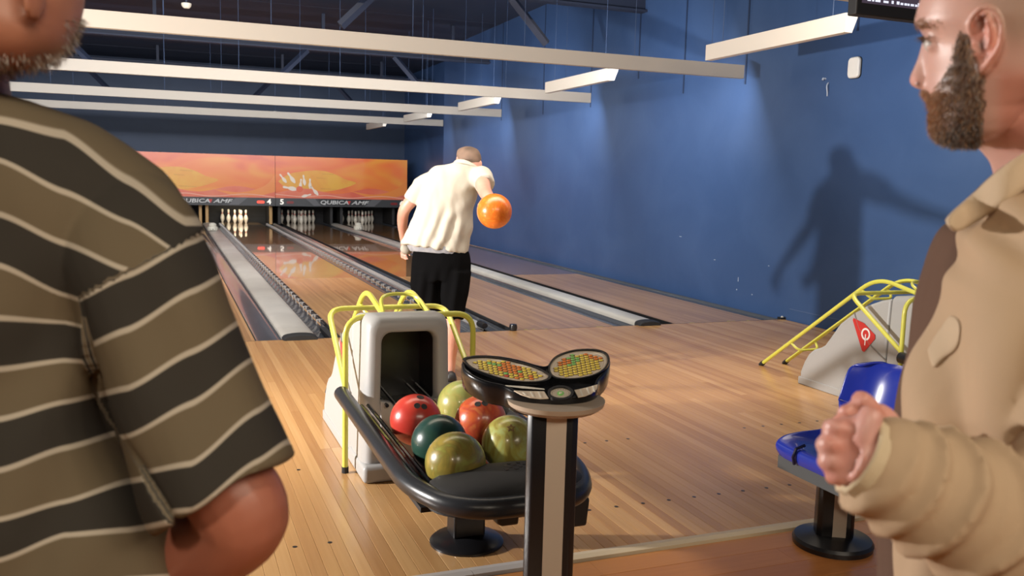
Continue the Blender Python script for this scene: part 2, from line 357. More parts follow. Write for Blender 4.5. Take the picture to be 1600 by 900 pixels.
# ------------------------------------------------------------------ lanes
LNW = wood('lane_boards', [(.30, .15, .055), (.40, .215, .085), (.47, .26, .105), (.54, .31, .135)], .3, coat=.45, per_object=False, board=(.0271, 3.2), coatr=.07, grain=(80, 1.0, 80))
LNF = wood('lane_boards_far', [(.22, .12, .045), (.27, .15, .058), (.31, .175, .07)], .25, coat=1, per_object=False, board=(.0271, 6), coatr=.03, grain=(80, 1, 80))
LANES = {2: (-5.165, -4.115), 3: (-3.435, -2.385), 4: (-1.64, -.59), 5: (.03, 1.09), 6: (1.80, 2.885)}
GR = {2: ((-5.44, -5.165), (-4.115, -3.86)), 3: ((-3.70, -3.435), (-2.385, -2.156)), 4: ((-1.852, -1.64), (-.59, -.273)), 5: ((-.197, .03), (1.09, 1.35)), 6: ((1.606, 1.80), (2.885, 3.17))}
BR = mat('bumper_bracket', (.42, .40, .38), .4, metal=.3); BW = mat('bumper_wood', (.36, .20, .09), .4)
brk = MB().box(-.008, .008, -.012, .012, -.03, .028).box(-.03, .03, -.006, .006, .02, .026).box(-.03, -.02, -.02, .02, -.03, .02).build('bumper_bracket', BR)
bme = brk.data; bpy.data.objects.remove(brk)
for n_, (x0, x1) in LANES.items():
    t = thing('bowling_lane', {2: 'bowling lane farthest left behind the striped shirt', 3: 'wooden lane beside the striped shirt sleeve', 4: 'glossy lane four with lit pins reflecting the orange mask', 5: 'glossy lane five in the middle with dark pins', 6: 'lane six running beside the blue wall'}[n_], 'bowling lane', ((x0+x1)/2, 0, 0), 'bowling lanes')
    MB().box(x0, x1, .004, 4.6, -.1, 0).build('lane_front', LNW, t)
    MB().box(x0, x1, 4.601, 19.25, -.1, 0).build('lane_bed', LNF, t)
    for gi, (g0, g1) in enumerate(GR[n_]):
        c = (g0+g1)/2; hw = (g1-g0)/2; m = MB(); sec = []
        for k in range(13): a = pi*k/12; sec.append((c-hw*math.cos(a), -.012-.055*math.sin(a)**.8))
        low = [(p[0], p[1]-.006) for p in sec][::-1]
        m.rings([[(p[0], y, p[1]) for p in sec+low] for y in (.02, 19.2)])
        m.build('gutter', GUT, t, smooth=True)
        m2 = MB(); e = x0-.012 if gi == 0 else x1
        m2.box(e, e+.012, .01, 19.2, -.06, -.002).build('edge_strip', BLACKM, t)
        if n_ == 4:
            xr = g1-.055 if gi == 0 else g0+.16
            MB().tube([(xr-.022, .7, .0), (xr-.022, 18, .0)], .006, 6).build('bumper_rail', BW, t, smooth=True)
            MB().tube([(xr+.022, .7, .0), (xr+.022, 18, .0)], .008, 6).build('bumper_rail', BLACK, t, smooth=True)
            for k in range(58):
                o = bpy.data.objects.new('bumper_bracket', bme); COL.objects.link(o); o.location = (xr, .9+k*.3, 0); put(o, t)
            if gi == 0: MB().box(xr-.03, xr+.03, .06, .7, -.055, -.02).build('bumper_foot', BLACKM, t)
# division caps
CAPS = [(-2.15, -1.86, 'wide grey division cap between lanes three and four', -.02), (1.36, 1.60, 'wide grey division cap between lanes five and six', -.01), (-5.90, -5.45, 'grey division cap at far left behind the striped shirt', 0)]
for (x0, x1, lb, ye) in CAPS:
    c = (x0+x1)/2; hw = (x1-x0)/2
    t = thing('lane_divider', lb, 'lane divider', (c, 0, 0), 'wide division caps')
    sec = [(-1, -.05), (-1, .012)]+[(-math.cos(pi*k/8)*.98, .018+.028*math.sin(pi*k/8)) for k in range(1, 8)]+[(1, .012), (1, -.05)]
    MB().rings([[(c+p[0]*hw, y, p[1]) for p in sec] for y in (.06, 17.94)]).build('cap', GREYC, t, smooth=True)
    MB().rings([[(c+p[0]*hw*s1, y, max(-.03, p[1]*s2)) for p in sec] for y, s1, s2 in ((.062, 1.03, 1.08), (-.03, 1.03, 1.08), (-.055, .97, .85))]).build('end_cap', BLACKM, t, smooth=True)
    L_ = MB()
    for a, b in (((-.6, .010), (-.15, .034)), ((-.15, .034), (0, .012)), ((0, .012), (.15, .034)), ((.15, .034), (.6, .010)), ((-.6, .01), (-.6, .03)), ((.6, .01), (.6, .03))):
        L_.tube([(c+a[0]*hw, -.052, a[1]), (c+b[0]*hw, -.052, b[1])], .0022, 5)
    L_.build('end_emblem', mat('emblem_grey', (.16, .16, .17), .4), t)
for (x, r, m_, y0, z, lb) in ((-.235, .022, mat('rail_silver', (.55, .53, .50), .3, metal=.4), .28, .022, 'slim silver rail dividing lanes four and five'), (-3.78, .03, mat('rail_silver', (.5, .5, .5)), .2, .02, 'slim rail dividing lanes two and three')):
    t = thing('lane_divider', lb, 'lane divider', (x, 0, 0))
    MB().rings([[(x-.035, y, -.05), (x-.035, y, .012), (x-.02, y, .03), (x+.02, y, .03), (x+.035, y, .012), (x+.035, y, -.05)] for y in (y0, 18)]).build('rail', m_, t)
    MB().rings([[(x+.04*math.cos(2*pi*k/14)*s, y, .028+.034*math.sin(2*pi*k/14)*s) for k in range(14)] for y, s in ((y0+.01, 1), (y0-.1, 1), (y0-.13, .75))]).build('end_plug', BLACK, t, smooth=True)
t = thing('wall_rail', 'long cream rail along the foot of the blue wall', 'rail', (3.16, 0, 0))
MB().tube([(3.165, 0.06, .035), (3.165, 18, .035)], .021, 10).build('rail', mat('rail_cream', (.60, .54, .45), .4), t, smooth=True)
MB().lathe([(.034, 0), (.04, .03), (.034, .06)], (0, 0, 0), 14).build('end_plug', BLACK, t, smooth=True)
o = t.children[-1]; o.rotation_euler.x = pi/2; o.location = (3.16, .08, .03); o.parent = t; o.matrix_parent_inverse = t.matrix_basis.inverted()
MB().box(3.13, 3.198, .0, .06, -.01, .02).build('foot_block', BLACKM, t)
MB().lathe([(.0, -.002), (.014, 0), (.014, .01)], (0, 0, 0), 12).build('screw', mat('pale_screw', (.7, .68, .62), .4), t, smooth=True)
o = t.children[-1]; o.rotation_euler.x = pi/2; o.location = (3.155, .016, .022)
# white detector housings on the caps
WH = mat('housing_white', (.62, .57, .46), .5)
for (x, y, s, lb) in ((-2.06, 14.4, 1, 'pale rounded camera housing on the division cap left of lit pins'), (1.53, 14.9, 1, 'pale rounded camera housing on the division cap right of lane five')):
    t = thing('pin_camera', lb, 'camera housing', (x, y, .045), 'pin camera housings')
    m = MB(); m.lathe([(.02, .0), (.115, .0), (.125, .05), (.115, .09), (.085, .10), (.09, .14), (.07, .17), (.03, .185)], (x, y, .048), 10); m.build('shell', WH, t, smooth=True)
    MB().box(x-.05, x+.05, y-.17, y-.08, .052, .11).build('snout', WH, t, bevel=.015)
    MB().tube([(x, y-.172, .085), (x, y-.178, .085)], .012, 10).build('lens', BLACK, t)
# ------------------------------------------------------------------ pins
PW = mat('pin_white', (.80, .72, .58), .25, coat=.6); PR = mat('pin_red', (.55, .05, .03), .3, coat=.5)
prof = [(.0257, 0), (.0286, .01), (.046, .057), (.0575, .095), (.0605, .115), (.058, .15), (.048, .185), (.035, .215), (.0247, .241), (.0232, .255), (.0236, .262), (.0245, .275), (.0250, .282), (.028, .31), (.0322, .343), (.0305, .36), (.022, .375), (.010, .3805)]
mis = [0]*len(prof); mis[8] = 1; mis[10] = 0; mis[11] = 1; mis[9] = 1
pm = MB().lathe(prof, n=20, mis=mis[:-1]).build('bowling_pin', [PW, PR], smooth='all'); pme = pm.data; bpy.data.objects.remove(pm)
SP = [(0, 0), (-.152, .264), (.152, .264), (-.305, .528), (0, .528), (.305, .528), (-.457, .792), (-.152, .792), (.152, .792), (.457, .792)]
CEN = {4: -1.115, 5: .56, 6: 2.343}
PNAME = ['head pin at the front point', 'second row left pin', 'second row right pin', 'third row left pin', 'third row middle pin', 'third row right pin', 'back row outer left pin', 'back row inner left pin', 'back row inner right pin', 'back row outer right pin']
for ln, cset in ((4, (1, 2, 3, 4, 5, 7)), (5, range(1, 11)), (6, range(1, 11)), (3, range(1, 11))):
    for q in cset:
        cx = CEN.get(ln, -2.91); dx, dy = SP[q-1]
        o = bpy.data.objects.new('bowling_pin', pme); COL.objects.link(o); o.location = (cx+dx, 18.29+dy, 0)
        tag(o, '%s, %s' % (PNAME[q-1], {4: 'white and brightly lit, on lane four', 5: 'in shade at the end of lane five', 6: 'in shade at the end of lane six', 3: 'in shade at the end of lane three'}[ln]), 'bowling pin', 'pins standing on lane %s' % {3: 'three', 4: 'four', 5: 'five', 6: 'six'}[ln])
o = bpy.data.objects.new('bowling_pin', pme); COL.objects.link(o); o.location = (1.47, 18.7, .047); tag(o, 'lone shaded pin standing on the division between lanes five and six', 'bowling pin')
# kickbacks, pit curtain
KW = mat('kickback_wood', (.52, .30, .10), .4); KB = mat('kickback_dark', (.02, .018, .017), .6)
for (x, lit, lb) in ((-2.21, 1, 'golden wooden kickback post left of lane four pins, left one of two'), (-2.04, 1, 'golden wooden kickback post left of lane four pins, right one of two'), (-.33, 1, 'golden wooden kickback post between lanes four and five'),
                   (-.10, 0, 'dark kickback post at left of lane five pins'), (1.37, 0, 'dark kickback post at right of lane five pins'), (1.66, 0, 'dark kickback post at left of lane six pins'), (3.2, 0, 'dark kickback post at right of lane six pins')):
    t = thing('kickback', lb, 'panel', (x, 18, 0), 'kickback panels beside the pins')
    MB().box(x-.04, x+.04, 17.96, 18.02, .002, .62).build('front_edge', KW if lit else KB, t, bevel=.008)  # unlit posts take the dark material: their shade is put into the colour
    MB().box(x-.02, x+.02, 18.02, 19.27, .002, .62).build('side_panel', KB, t)
struct(MB().box(XL+.1, WX2-.1, 19.28, 19.34, -.1, .8).build('trim_3', mat('pit_curtain', (.015, .014, .014), .8)))
l = area('pin_lamp', (-1.15, 17.95, .70), (-1.2, 18.75, .15), .9, .08, 14, (1, .88, .66))
# ------------------------------------------------------------------ masking units
def tri_wave(x): return x
def maskart():
    m = bpy.data.materials.new('mask_art'); m.use_nodes = True; nt = m.node_tree; b = nt.nodes['Principled BSDF']; L = nt.links.new
    tc = nd(nt, 'ShaderNodeTexCoord'); sx = nd(nt, 'ShaderNodeSeparateXYZ'); L(tc.outputs['Object'], sx.inputs[0])
    wv = nd(nt, 'ShaderNodeTexNoise'); wv.inputs['Scale'].default_value = .9; wv.inputs['Detail'].default_value = 1.5; wv.inputs['Distortion'].default_value = 1.2
    mp = nd(nt, 'ShaderNodeMapping'); mp.inputs['Scale'].default_value = (.55, 1, 1.5); L(tc.outputs['Object'], mp.inputs[0]); L(mp.outputs[0], wv.inputs['Vector'])
    cr = nd(nt, 'ShaderNodeValToRGB'); e = cr.color_ramp.elements
    e[0].position = .34; e[0].color = (.72, .12, .045, 1); e[1].position = .68; e[1].color = (.85, .33, .05, 1)
    x = e.new(.5); x.color = (.83, .19, .045, 1)
    L(wv.outputs['Fac'], cr.inputs[0]); L(cr.outputs[0], b.inputs['Base Color']); b.inputs['Roughness'].default_value = .25; b.inputs['Coat Weight'].default_value = .5
    return m
ART = maskart()
YEL = mat('art_yellow', (.78, .32, .03), .3, alt=(.80, .42, .04), ascale=2, coat=.4); REDD = mat('art_red', (.72, .12, .06), .3, alt=(.78, .20, .10), ascale=1.5, coat=.4)
AWH = mat('art_white', (.85, .74, .62), .3, coat=.4); APINK = mat('art_pink', (.85, .42, .30), .3, coat=.4); ALN = mat('art_line', (.50, .22, .03), .4)
BAND = mat('band_grey', (.035, .036, .038), .4); BANDL = mat('band_light', (.10, .10, .105), .4); BANDK = mat('band_black', (.01, .01, .011), .4)
LET = mat('letter_white', (.6, .6, .58), .4); LETB = mat('digit_white', (.9, .85, .75), .4, emit=(1, .92, .8), es=.5)
REDL = mat('red_lamp', (.6, .03, .02), .3, emit=(1, .06, .03), es=1.6); REDO = mat('red_lamp_off', (.22, .02, .02), .3)
fontcache = {}
def textmesh(body, size, shear=0, ex=.004):
    cu = bpy.data.curves.new('t', 'FONT'); cu.body = body; cu.size = size; cu.extrude = ex; cu.shear = shear; cu.align_x = 'CENTER'; cu.align_y = 'CENTER'; cu.resolution_u = 3
    cu.offset = size*.02
    o = bpy.data.objects.new('t', cu); COL.objects.link(o); dg = bpy.context.evaluated_depsgraph_get(); me = bpy.data.meshes.new_from_object(o.evaluated_get(dg)); bpy.data.objects.remove(o); return me
YM = 17.55
def flat(poly, z, name, m_, parent, dep, thick=.002):
    return MB().prism(poly, lambda p: (p[0], YM-dep, p[1]), lambda p: (p[0], YM-dep-thick, p[1])).build(name, m_, parent)
def pinpoly(cx, cz, s, ang):
    half = [(.02, 0), (.045, .06), (.06, .115), (.048, .185), (.025, .24), (.024, .26), (.032, .34), (.022, .375), (0, .382)]
    pts = half+[(-x, z) for x, z in half[::-1][1:]]; a = math.radians(ang)
    return [(cx+s*(x*math.cos(a)-(z-.19)*math.sin(a)), cz+s*(x*math.sin(a)+(z-.19)*math.cos(a))) for x, z in pts]
MX = [(-7.76, -4.02, 'orange mask panel above lanes one and two at far left'), (-4.0, -.255, 'orange mask panel above lanes three and four, partly behind striped shirt'), (-.245, 3.50, 'orange mask panel above lanes five and six with scattered pins')]
Z0, Z1, ZL = .757, 1.915, .535
for i, (x0, x1, lb) in enumerate(MX):
    t = thing('masking_unit', lb, 'mask panel', ((x0+x1)/2, YM, ZL), 'orange masking units')
    W = x1-x0
    MB().box(x0, x1, YM, YM+.04, Z0, Z1).build('art_panel', ART, t)
    X = lambda u: x0+u*W
    Zf = lambda v: Z0+v*(Z1-Z0)
    el = [(X(u), Zf(v)) for u, v in spline([(.02, .40), (.10, .58), (.22, .66), (.34, .68), (.44, .60), (.52, .48), (.60, .40), (.52, .28), (.42, .20), (.30, .16), (.18, .17), (.08, .24), (.02, .40)], 5)[:-1]]
    flat(el, 0, 'printed_swirl', YEL, t, .001)
    w1 = [(X(u), Zf(.10+.13*math.sin(u*6.0+.4)**2+.05*u)) for u in [k/24 for k in range(25)]]
    flat([(X(0), Zf(0))]+[p for p in w1][0:0]+w1+[(X(1), Zf(0))], 0, 'printed_wave', REDD, t, .003)
    w2 = spline([(.0, .10), (.2, .05), (.38, .09), (.55, .03), (.8, .09), (1, .02)], 8)
    flat([(X(u), Zf(v)) for u, v in w2]+[(X(u), Zf(v-.018)) for u, v in w2[::-1]], 0, 'printed_streak', APINK, t, .005)
    w3 = spline([(.55, .20), (.75, .12), (.92, .28), (1.0, .55)], 8)
    flat([(X(u), Zf(v)) for u, v in w3]+[(X(1), Zf(.15)), (X(.9), Zf(.05)), (X(.7), Zf(.04))], 0, 'printed_wave', mat('art_amber', (.82, .26, .05), .3, coat=.4), t, .004)
    for (u, v, l_) in ((.34, .60, .09), (.33, .24, .12), (.30, .50, .07)):
        flat([(X(u), Zf(v)), (X(u+l_), Zf(v-.01)), (X(u+l_), Zf(v-.004)), (X(u), Zf(v+.008))], 0, 'printed_line', ALN, t, .005)
    sc = W/3.75*1.62
    for (u, v, a, s) in ((.055, .47, 38, .52), (.115, .49, 35, .62), (.183, .36, -6, .46), (.208, .44, 8, .52), (.252, .36, 0, .50), (.105, .24, 80, .70), (.285, .19, 40, .56), (.225, .07, -75, .48)):
        flat(pinpoly(X(u), Zf(v), s*sc*.92, a), 0, 'printed_pin', AWH, t, .007)
    flat([(X(.175)+.095*math.cos(a), Zf(.22)+.085*math.sin(a)) for a in [2*pi*k/20 for k in range(20)]], 0, 'printed_ball', mat('art_ball', (.75, .13, .05), .3), t, .009)
    for u in (.04, .21, .38, .52, .86): MB().box(X(u), X(u)+.03, YM-.015, YM+.03, Z1, Z1+.02).build('clip', BLACKM, t)
    bnd = MB().box(x0, x1, YM-.03, YM+.05, ZL, Z0).build('number_band', BAND, t)
    def band(poly, nm, mm, dep): MB().prism(poly, lambda p: (X(p[0]), YM-.03-dep, ZL+p[1]*(Z0-ZL)), lambda p: (X(p[0]), YM-.034-dep, ZL+p[1]*(Z0-ZL))).build(nm, mm, bnd)
    band([(.31, .95), (.70, .95), (.65, .1), (.34, .1)], 'logo_field', BANDK, .0)
    band([(.22, .95), (.29, .95), (.33, .1), (.28, .1)], 'slash', BANDL, .0)
    band([(.72, .95), (.80, .95), (.74, .1), (.67, .1)], 'slash', BANDL, .0)
    for nm, tx, u, sz, shx, wd in (('lettering', 'QUBICA', .433, .145, .12, 1.50), ('lettering', 'AMF', .625, .145, .3, 1.65)):
        o = bpy.data.objects.new(nm, textmesh(tx, sz, shx)); COL.objects.link(o); o.data.materials.append(LET)
        o.rotation_euler.x = pi/2; o.scale = (wd, 1, 1); o.location = (X(u), YM-.037, ZL+.115); put(o, bnd)
    for k in (0,):
        c = X(.545); MB().prism([(c-.05, ZL+.165), (c+.05, ZL+.165), (c, ZL+.06)], lambda p: (p[0], YM-.034, p[1]), lambda p: (p[0], YM-.040, p[1])).build('red_emblem', mat('emblem_red', (.55, .03, .02), .4), bnd)
    nl = [('1', '2'), ('3', '4'), ('5', '6')][i]
    for dgt, u, ul, on in ((nl[0], .045, .105, False), (nl[1], .955, .895, i == 1)):
        o = bpy.data.objects.new('lane_number', textmesh(dgt, .20)); COL.objects.link(o); o.data.materials.append(LETB)
        o.rotation_euler.x = pi/2; o.scale = (1.15, 1, 1); o.location = (X(u), YM-.037, ZL+.112); put(o, bnd)
        c = X(ul); MB().prism([(c-.065+.035*math.cos(a) if math.cos(a) < 0 else c+.065+.035*math.cos(a), ZL+.105+.035*math.sin(a)) for a in [2*pi*(k+.5)/20 for k in range(20)]], lambda p: (p[0], YM-.032, p[1]), lambda p: (p[0], YM-.042, p[1])).build('foul_lamp', REDL if on else REDO, bnd)
# ------------------------------------------------------------------ ball returns
HOOD = mat('hood_grey', (.36, .358, .352), .45, bump=.05, bscale=60); HOODD = mat('hood_seam', (.16, .14, .12), .6)
YT_ = mat('guard_yellow', (.62, .60, .09), .32, coat=.3); RAILK = mat('rail_black', (.015, .016, .022), .15, coat=.8)
def make_return(x0, lb):       # x0 = left side of the hood
    t = thing('ball_return', lb, 'ball return', (x0+.215, -3.2, 0), 'ball return machines')
    cx = x0+.215
    def sc(x, z): return cx+(x-cx)*(1-.085*max(0, z)/.78)
    side = [(-2.62, .0), (-2.608, .09), (-2.64, .17), (-2.68, .235), (-2.732, .278), (-2.80, .305), (-2.84, .33), (-2.885, .39), (-2.97, .505), (-3.08, .59), (-3.196, .661), (-3.317, .712), (-3.41, .738), (-3.41, .0)]
    MB().rings([[(sc(x0+dx, z), y, z) for y, z in side] for dx in (0, .43)]).build('rear_cover', HOOD, t, smooth=True, bevel=.018, seg=3)
    MB().box(x0-.004, x0+.434, -3.43, -2.60, 0, .055).build('base_plinth', HOOD, t, bevel=.006)
    MB().tube([(sc(x0, z)-.0015, y, z) for y, z in ((-3.10, .60), (-3.16, .50), (-3.27, .41), (-3.425, .33))], .005, 6).build('cover_seam', HOODD, t)
    def loop(y, i0, i1, zb, zt, r, n=5): return [(sc(cx+a, z), y, z) for a, z in rrect(-i0, i1, zb, zt, r, n)]
    MB().rings([loop(-3.425, .205, .205, .02, .735, .03), loop(-3.411, .205, .205, .02, .725, .03)], cap=True).build('joint', HOODD, t)
    m = MB(); m.rings([loop(-3.425, .217, .217, .0, .757, .04), loop(-3.60, .219, .219, .0, .785, .05), loop(-3.70, .219, .219, 0, .792, .06), loop(-3.745, .208, .208, 0, .778, .06), loop(-3.758, .19, .19, .02, .760, .05),
        loop(-3.765, .158, .158, .335, .725, .05), loop(-3.76, .146, .146, .345, .713, .05), loop(-3.70, .14, .14, .35, .705, .045)], cap=False)
    m.build('front_bezel', HOOD, t, smooth='all')
    MB().rings([loop(-3.70, .1415, .1415, .34, .707, .045), loop(-3.45, .14, .14, .33, .70, .045)], cap=False).rings([loop(-3.45, .14, .14, .33, .70, .045), loop(-3.445, .14, .14, .33, .70, .045)]).build('cavity', BLACK, t)
    # lower lip scooped below the opening
    MB().rings([[(cx+x, y, z) for x, z in ((-.14, .10), (-.14, .39), (-.09, .38), (-.05, .33), (-.03, .30), (.05, .30), (.07, .33), (.10, .38), (.14, .39), (.14, .10))] for y in (-3.73, -3.775)]).build('lip_panel', HOOD, t, bevel=.006)
    MB().box(cx-.225, cx+.225, -3.80, -3.43, 0, .085).build('base_skirt', HOOD, t, bevel=.02, seg=3)
    for dx in (-.115, -.07, .07, .115): MB().tube([(cx+dx, -3.46, .385), (cx+dx, -3.80, .372)], .009, 8).build('inner_rail', RAILK, t, smooth=True)
    # red flag emblem with a white ring, on the left side
    xs = lambda z: sc(x0, z)-.004
    def em(poly, nm, mm, d): MB().prism(poly, lambda p: (xs(p[1])-d, p[0], p[1]), lambda p: (xs(p[1])-d-.0015, p[0], p[1])).build(nm, mm, t)
    em([(-3.10, .565), (-3.20, .545), (-3.305, .485), (-3.31, .46), (-3.225, .355), (-3.205, .36), (-3.095, .55)], 'red_emblem', mat('q_red', (.50, .03, .025), .4), 0)
    cy, cz = -3.225, .475
    ring = MB(); n = 24
    ring.rings([[(xs(cz)-.0025, cy+r*math.cos(2*pi*k/n), cz+1.05*r*math.sin(2*pi*k/n)) for k in range(n)] for r in (.040, .0275)], cap=False); ring.box(xs(cz)-.0035, xs(cz)-.0020, cy-.004, cy+.004, cz-.075, cz-.0)
    ring.build('letter_q', mat('q_white', (.75, .72, .70), .4), t)
    # tubular guard
    lx, rx = x0-.058, x0+.585; r = .0145
    MB().tube(fillet([(lx, -3.60, 0), (lx, -3.60, .765), (rx, -3.60, .765), (rx, -3.60, 0)], .10, 7), r, 10).build('guard_hoop', YT_, t, smooth=True)
    for xx in (lx, rx): MB().lathe([(.017, 0), (.017, .03)], (xx, -3.60, 0), 10).build('rubber_foot', BLACKM, t)
    MB().tube(fillet([(lx, -3.60, .43), (lx, -3.12, .735), (rx, -3.12, .735), (rx, -3.60, .43)], .09, 7), r, 10).build('guard_hoop', YT_, t, smooth=True)
    for dx in (-.085, .145):
        MB().tube(fillet([(cx+dx, -2.0, .015), (cx+dx, -3.16, .85), (cx+dx, -3.59, .765)], .16, 8), r, 10).build('guard_tube', YT_, t, smooth=True)
        MB().tube([(cx+dx, -1.985, .004), (cx+dx, -2.02, .03)], .019, 10).build('rubber_foot', BLACKM, t, smooth=True)
    a, b = cx-.085, cx+.145
    MB().tube(fillet([(a, -2.33, .253), (a+.02, -2.40, .20), (b-.02, -2.40, .20), (b, -2.33, .253)], .05, 6), .0095, 8).build('guard_link', YT_, t, smooth=True)
    MB().tube(fillet([(a, -3.02, .75), (a+.02, -3.10, .69), (b-.02, -3.10, .69), (b, -3.02, .75)], .05, 6), .0095, 8).build('guard_link', YT_, t, smooth=True)
    MB().tube(fillet([(a, -3.59, .765), (a+.02, -3.40, .845), (b-.02, -3.40, .845), (b, -3.59, .765)], .09, 8), .0095, 8).build('guard_link', YT_, t, smooth=True)
    return t
make_return(-2.23, 'grey ball return hood with yellow guard tubes behind the coloured balls')
make_return(1.24, 'grey ball return with yellow guard behind the blue seat')
STRIPE = mat('post_cream', (.60, .52, .42), .45)
def make_rack(dx, lb):
    c = -1.985+dx; t = thing('ball_rack', lb, 'ball rack', (c, -4.56, 0), 'ball racks')
    MB().lathe([(.147, 0), (.147, .008), (.135, .018), (.07, .032), (.055, .036)], (c, -4.56, 0), 40).build('foot_plate', BLACK, t, smooth=True)
    MB().box(c-.065, c+.065, -4.60, -4.50, .03, .30).build('pedestal', BLACK, t, bevel=.008)
    pts = fillet([(c-.325, -3.62, .40), (c-.325, -4.90, .375), (c-.21, -5.16, .37), (c+.21, -5.16, .37), (c+.325, -4.90, .375), (c+.325, -3.62, .40)], .16, 8)
    MB().tube(pts, .036, 14).build('bumper_tube', mat('bumper_black', (.022, .024, .028), .3, bump=.03, bscale=90), t, smooth=True)
    # moulded end cover
    m = MB(); rs = []
    for s, z in ((1, .335), (1.0, .385), (.96, .402), (.86, .418), (.6, .436), (.3, .444), (.02, .446)):
        rs.append([(c+.29*s*math.copysign(abs(math.cos(a))**.8, math.cos(a)), -4.985+(.175 if math.sin(a) < 0 else .13)*s*math.copysign(abs(math.sin(a))**.8, math.sin(a)), z) for a in [2*pi*k/36 for k in range(36)]])
    m.rings(rs).build('end_cover', BLACKM, t, smooth=True)
    for k in range(9):
        for j in range(4): MB().box(c-.02+k*.018+j*.004, c-.008+k*.018+j*.004, -5.02+j*.02, -5.012+j*.02, .438, .4465).build('vent_slot', BLACK, t) if (k+j) % 2 == 0 else None
    for sx in (-.02, .10): MB().lathe([(.009, 0), (.007, .004), (.001, .005)], (c-.13+sx*1.9, -4.95, .436), 10).build('screw', mat('pale_screw', (.7, .68, .62), .4), t)
    for dx2 in (-.265, -.235, -.06, -.03, .03, .06, .235, .265):
        MB().tube([(c+dx2, -3.80, .345+(.035 if abs(dx2) > .2 else 0)), (c+dx2, -4.92, .325+(.035 if abs(dx2) > .2 else 0))], .0095, 8).build('roller_rail', RAILK, t, smooth=True)
    MB().box(c-.30, c-.275, -4.90, -3.80, .325, .355).box(c+.275, c+.30, -4.90, -3.80, .325, .355).box(c-.30, c+.30, -4.95, -4.40, .30, .318).box(c-.30, c-.27, -3.82, -3.78, .30, .37).box(c+.27, c+.30, -3.82, -3.78, .30, .37).build('frame', BLACKM, t)
    MB().rings([[(c+x, y, z) for x, z in ((-.04, .31), (-.03, .235), (-.01, .225), (.05, .225), (.06, .31))] for y in (-4.98, -4.82)]).build('dryer_box', BLACK, t, bevel=.008)
    MB().rings([[(c+x, y, z) for x, z in ((.10, .31), (.13, .215), (.16, .205), (.30, .205), (.31, .31))] for y in (-5.02, -4.80)]).build('motor_box', BLACKM, t, bevel=.01)
    for k in (0, 1): MB().lathe([(.004, .252), (.005, .27), (.002, .285)], (c+.075+k*.022, -4.99, 0), 8).build('hanging_clip', mat('clip_white', (.7, .65, .55), .4), t)
    MB().box(c+.05, c+.12, -4.95, -4.85, .24, .31).build('bracket', BLACKM, t)
    return t
make_rack(0, 'black ball rack with tubular rim holding six coloured balls')
make_rack(3.47, 'black ball rack in front of the second ball return behind the blue seat')
def marble(name, c1, c2, c3=None, sc=5, dist=2.5, rough=.3, coat=.4):
    m = bpy.data.materials.new(name); m.use_nodes = True; nt = m.node_tree; b = nt.nodes['Principled BSDF']; L = nt.links.new
    tc = nd(nt, 'ShaderNodeTexCoord'); n = nd(nt, 'ShaderNodeTexNoise'); n.inputs['Scale'].default_value = sc; n.inputs['Distortion'].default_value = dist; n.inputs['Detail'].default_value = 3
    L(tc.outputs['Object'], n.inputs['Vector']); cr = nd(nt, 'ShaderNodeValToRGB'); e = cr.color_ramp.elements
    e[0].position = .36; e[0].color = (*c1, 1); e[1].position = .62; e[1].color = (*c2, 1)
    if c3: x = e.new(.50); x.color = (*c3, 1)
    L(n.outputs['Fac'], cr.inputs[0]); L(cr.outputs[0], b.inputs['Base Color']); b.inputs['Roughness'].default_value = rough; b.inputs['Coat Weight'].default_value = coat; b.inputs['Coat Roughness'].default_value = .12
    return m
OLV = marble('ball_olive', (.30, .32, .06), (.36, .27, .05), (.25, .20, .04), 7)
OLV2 = marble('ball_olive_pale', (.36, .40, .12), (.30, .32, .08), (.40, .36, .10), 5)
OLV3 = marble('ball_olive_swirl', (.42, .46, .16), (.30, .24, .05), (.40, .36, .08), 6, 4)
REDB = marble('ball_red', (.62, .06, .035), (.52, .04, .03), None, 4, 1)
ORB = marble('ball_orange', (.60, .12, .03), (.55, .16, .05), (.45, .06, .03), 9, 1.5)
GRB = marble('ball_green', (.012, .05, .045), (.03, .08, .05), None, 3, 1)
ORT = marble('ball_tangerine', (.85, .20, .02), (.88, .26, .03), (.80, .17, .02), 14, 3)
def ball(lb, c, m_, holes=None, r=.1082, group='bowling balls on the rack', name='bowling_ball'):
    bm = bmesh.new(); bmesh.ops.create_uvsphere(bm, u_segments=48, v_segments=28, radius=r); me = bpy.data.meshes.new(name); bm.to_mesh(me); bm.free()
    me.polygons.foreach_set('use_smooth', [True]*len(me.polygons)); me.materials.append(m_)
    o = bpy.data.objects.new(name, me); COL.objects.link(o); o.location = c; tag(o, lb, 'bowling ball', group)
    if holes:
        ax = Vector(holes).normalized(); sd = ax.cross(Vector((.2, 1, .3))).normalized(); up = ax.cross(sd)
        for a, b_, q in ((.015, -.013, .012), (.015, .017, .012), (-.042, .002, .0145)):
            d = (ax*r+sd*b_*1.0+up*a).normalized(); p = d*(r-.0006)
            h = MB(); u1 = d.orthogonal().normalized(); u2 = d.cross(u1)
            h.rings([[tuple(p+d*dz+(u1*math.cos(2*pi*k/16)+u2*math.sin(2*pi*k/16))*q*s) for k in range(16)] for s, dz in ((1.12, .0004), (1.0, .0012), (.9, .0009), (.8, .0007))])
            ho = h.build('finger_hole', BLACKM); ho.location = c; put(ho, o)
    return o
b1 = ball('large olive green ball at the near end of the rack', (-2.135, -4.86, .435), OLV)
ball('dark green ball between red ball and front olive ball', (-2.112, -4.585, .425), GRB)
ball('red ball with two finger holes at the left rear of the rack', (-2.115, -4.25, .425), REDB, (.05, -.62, .85))
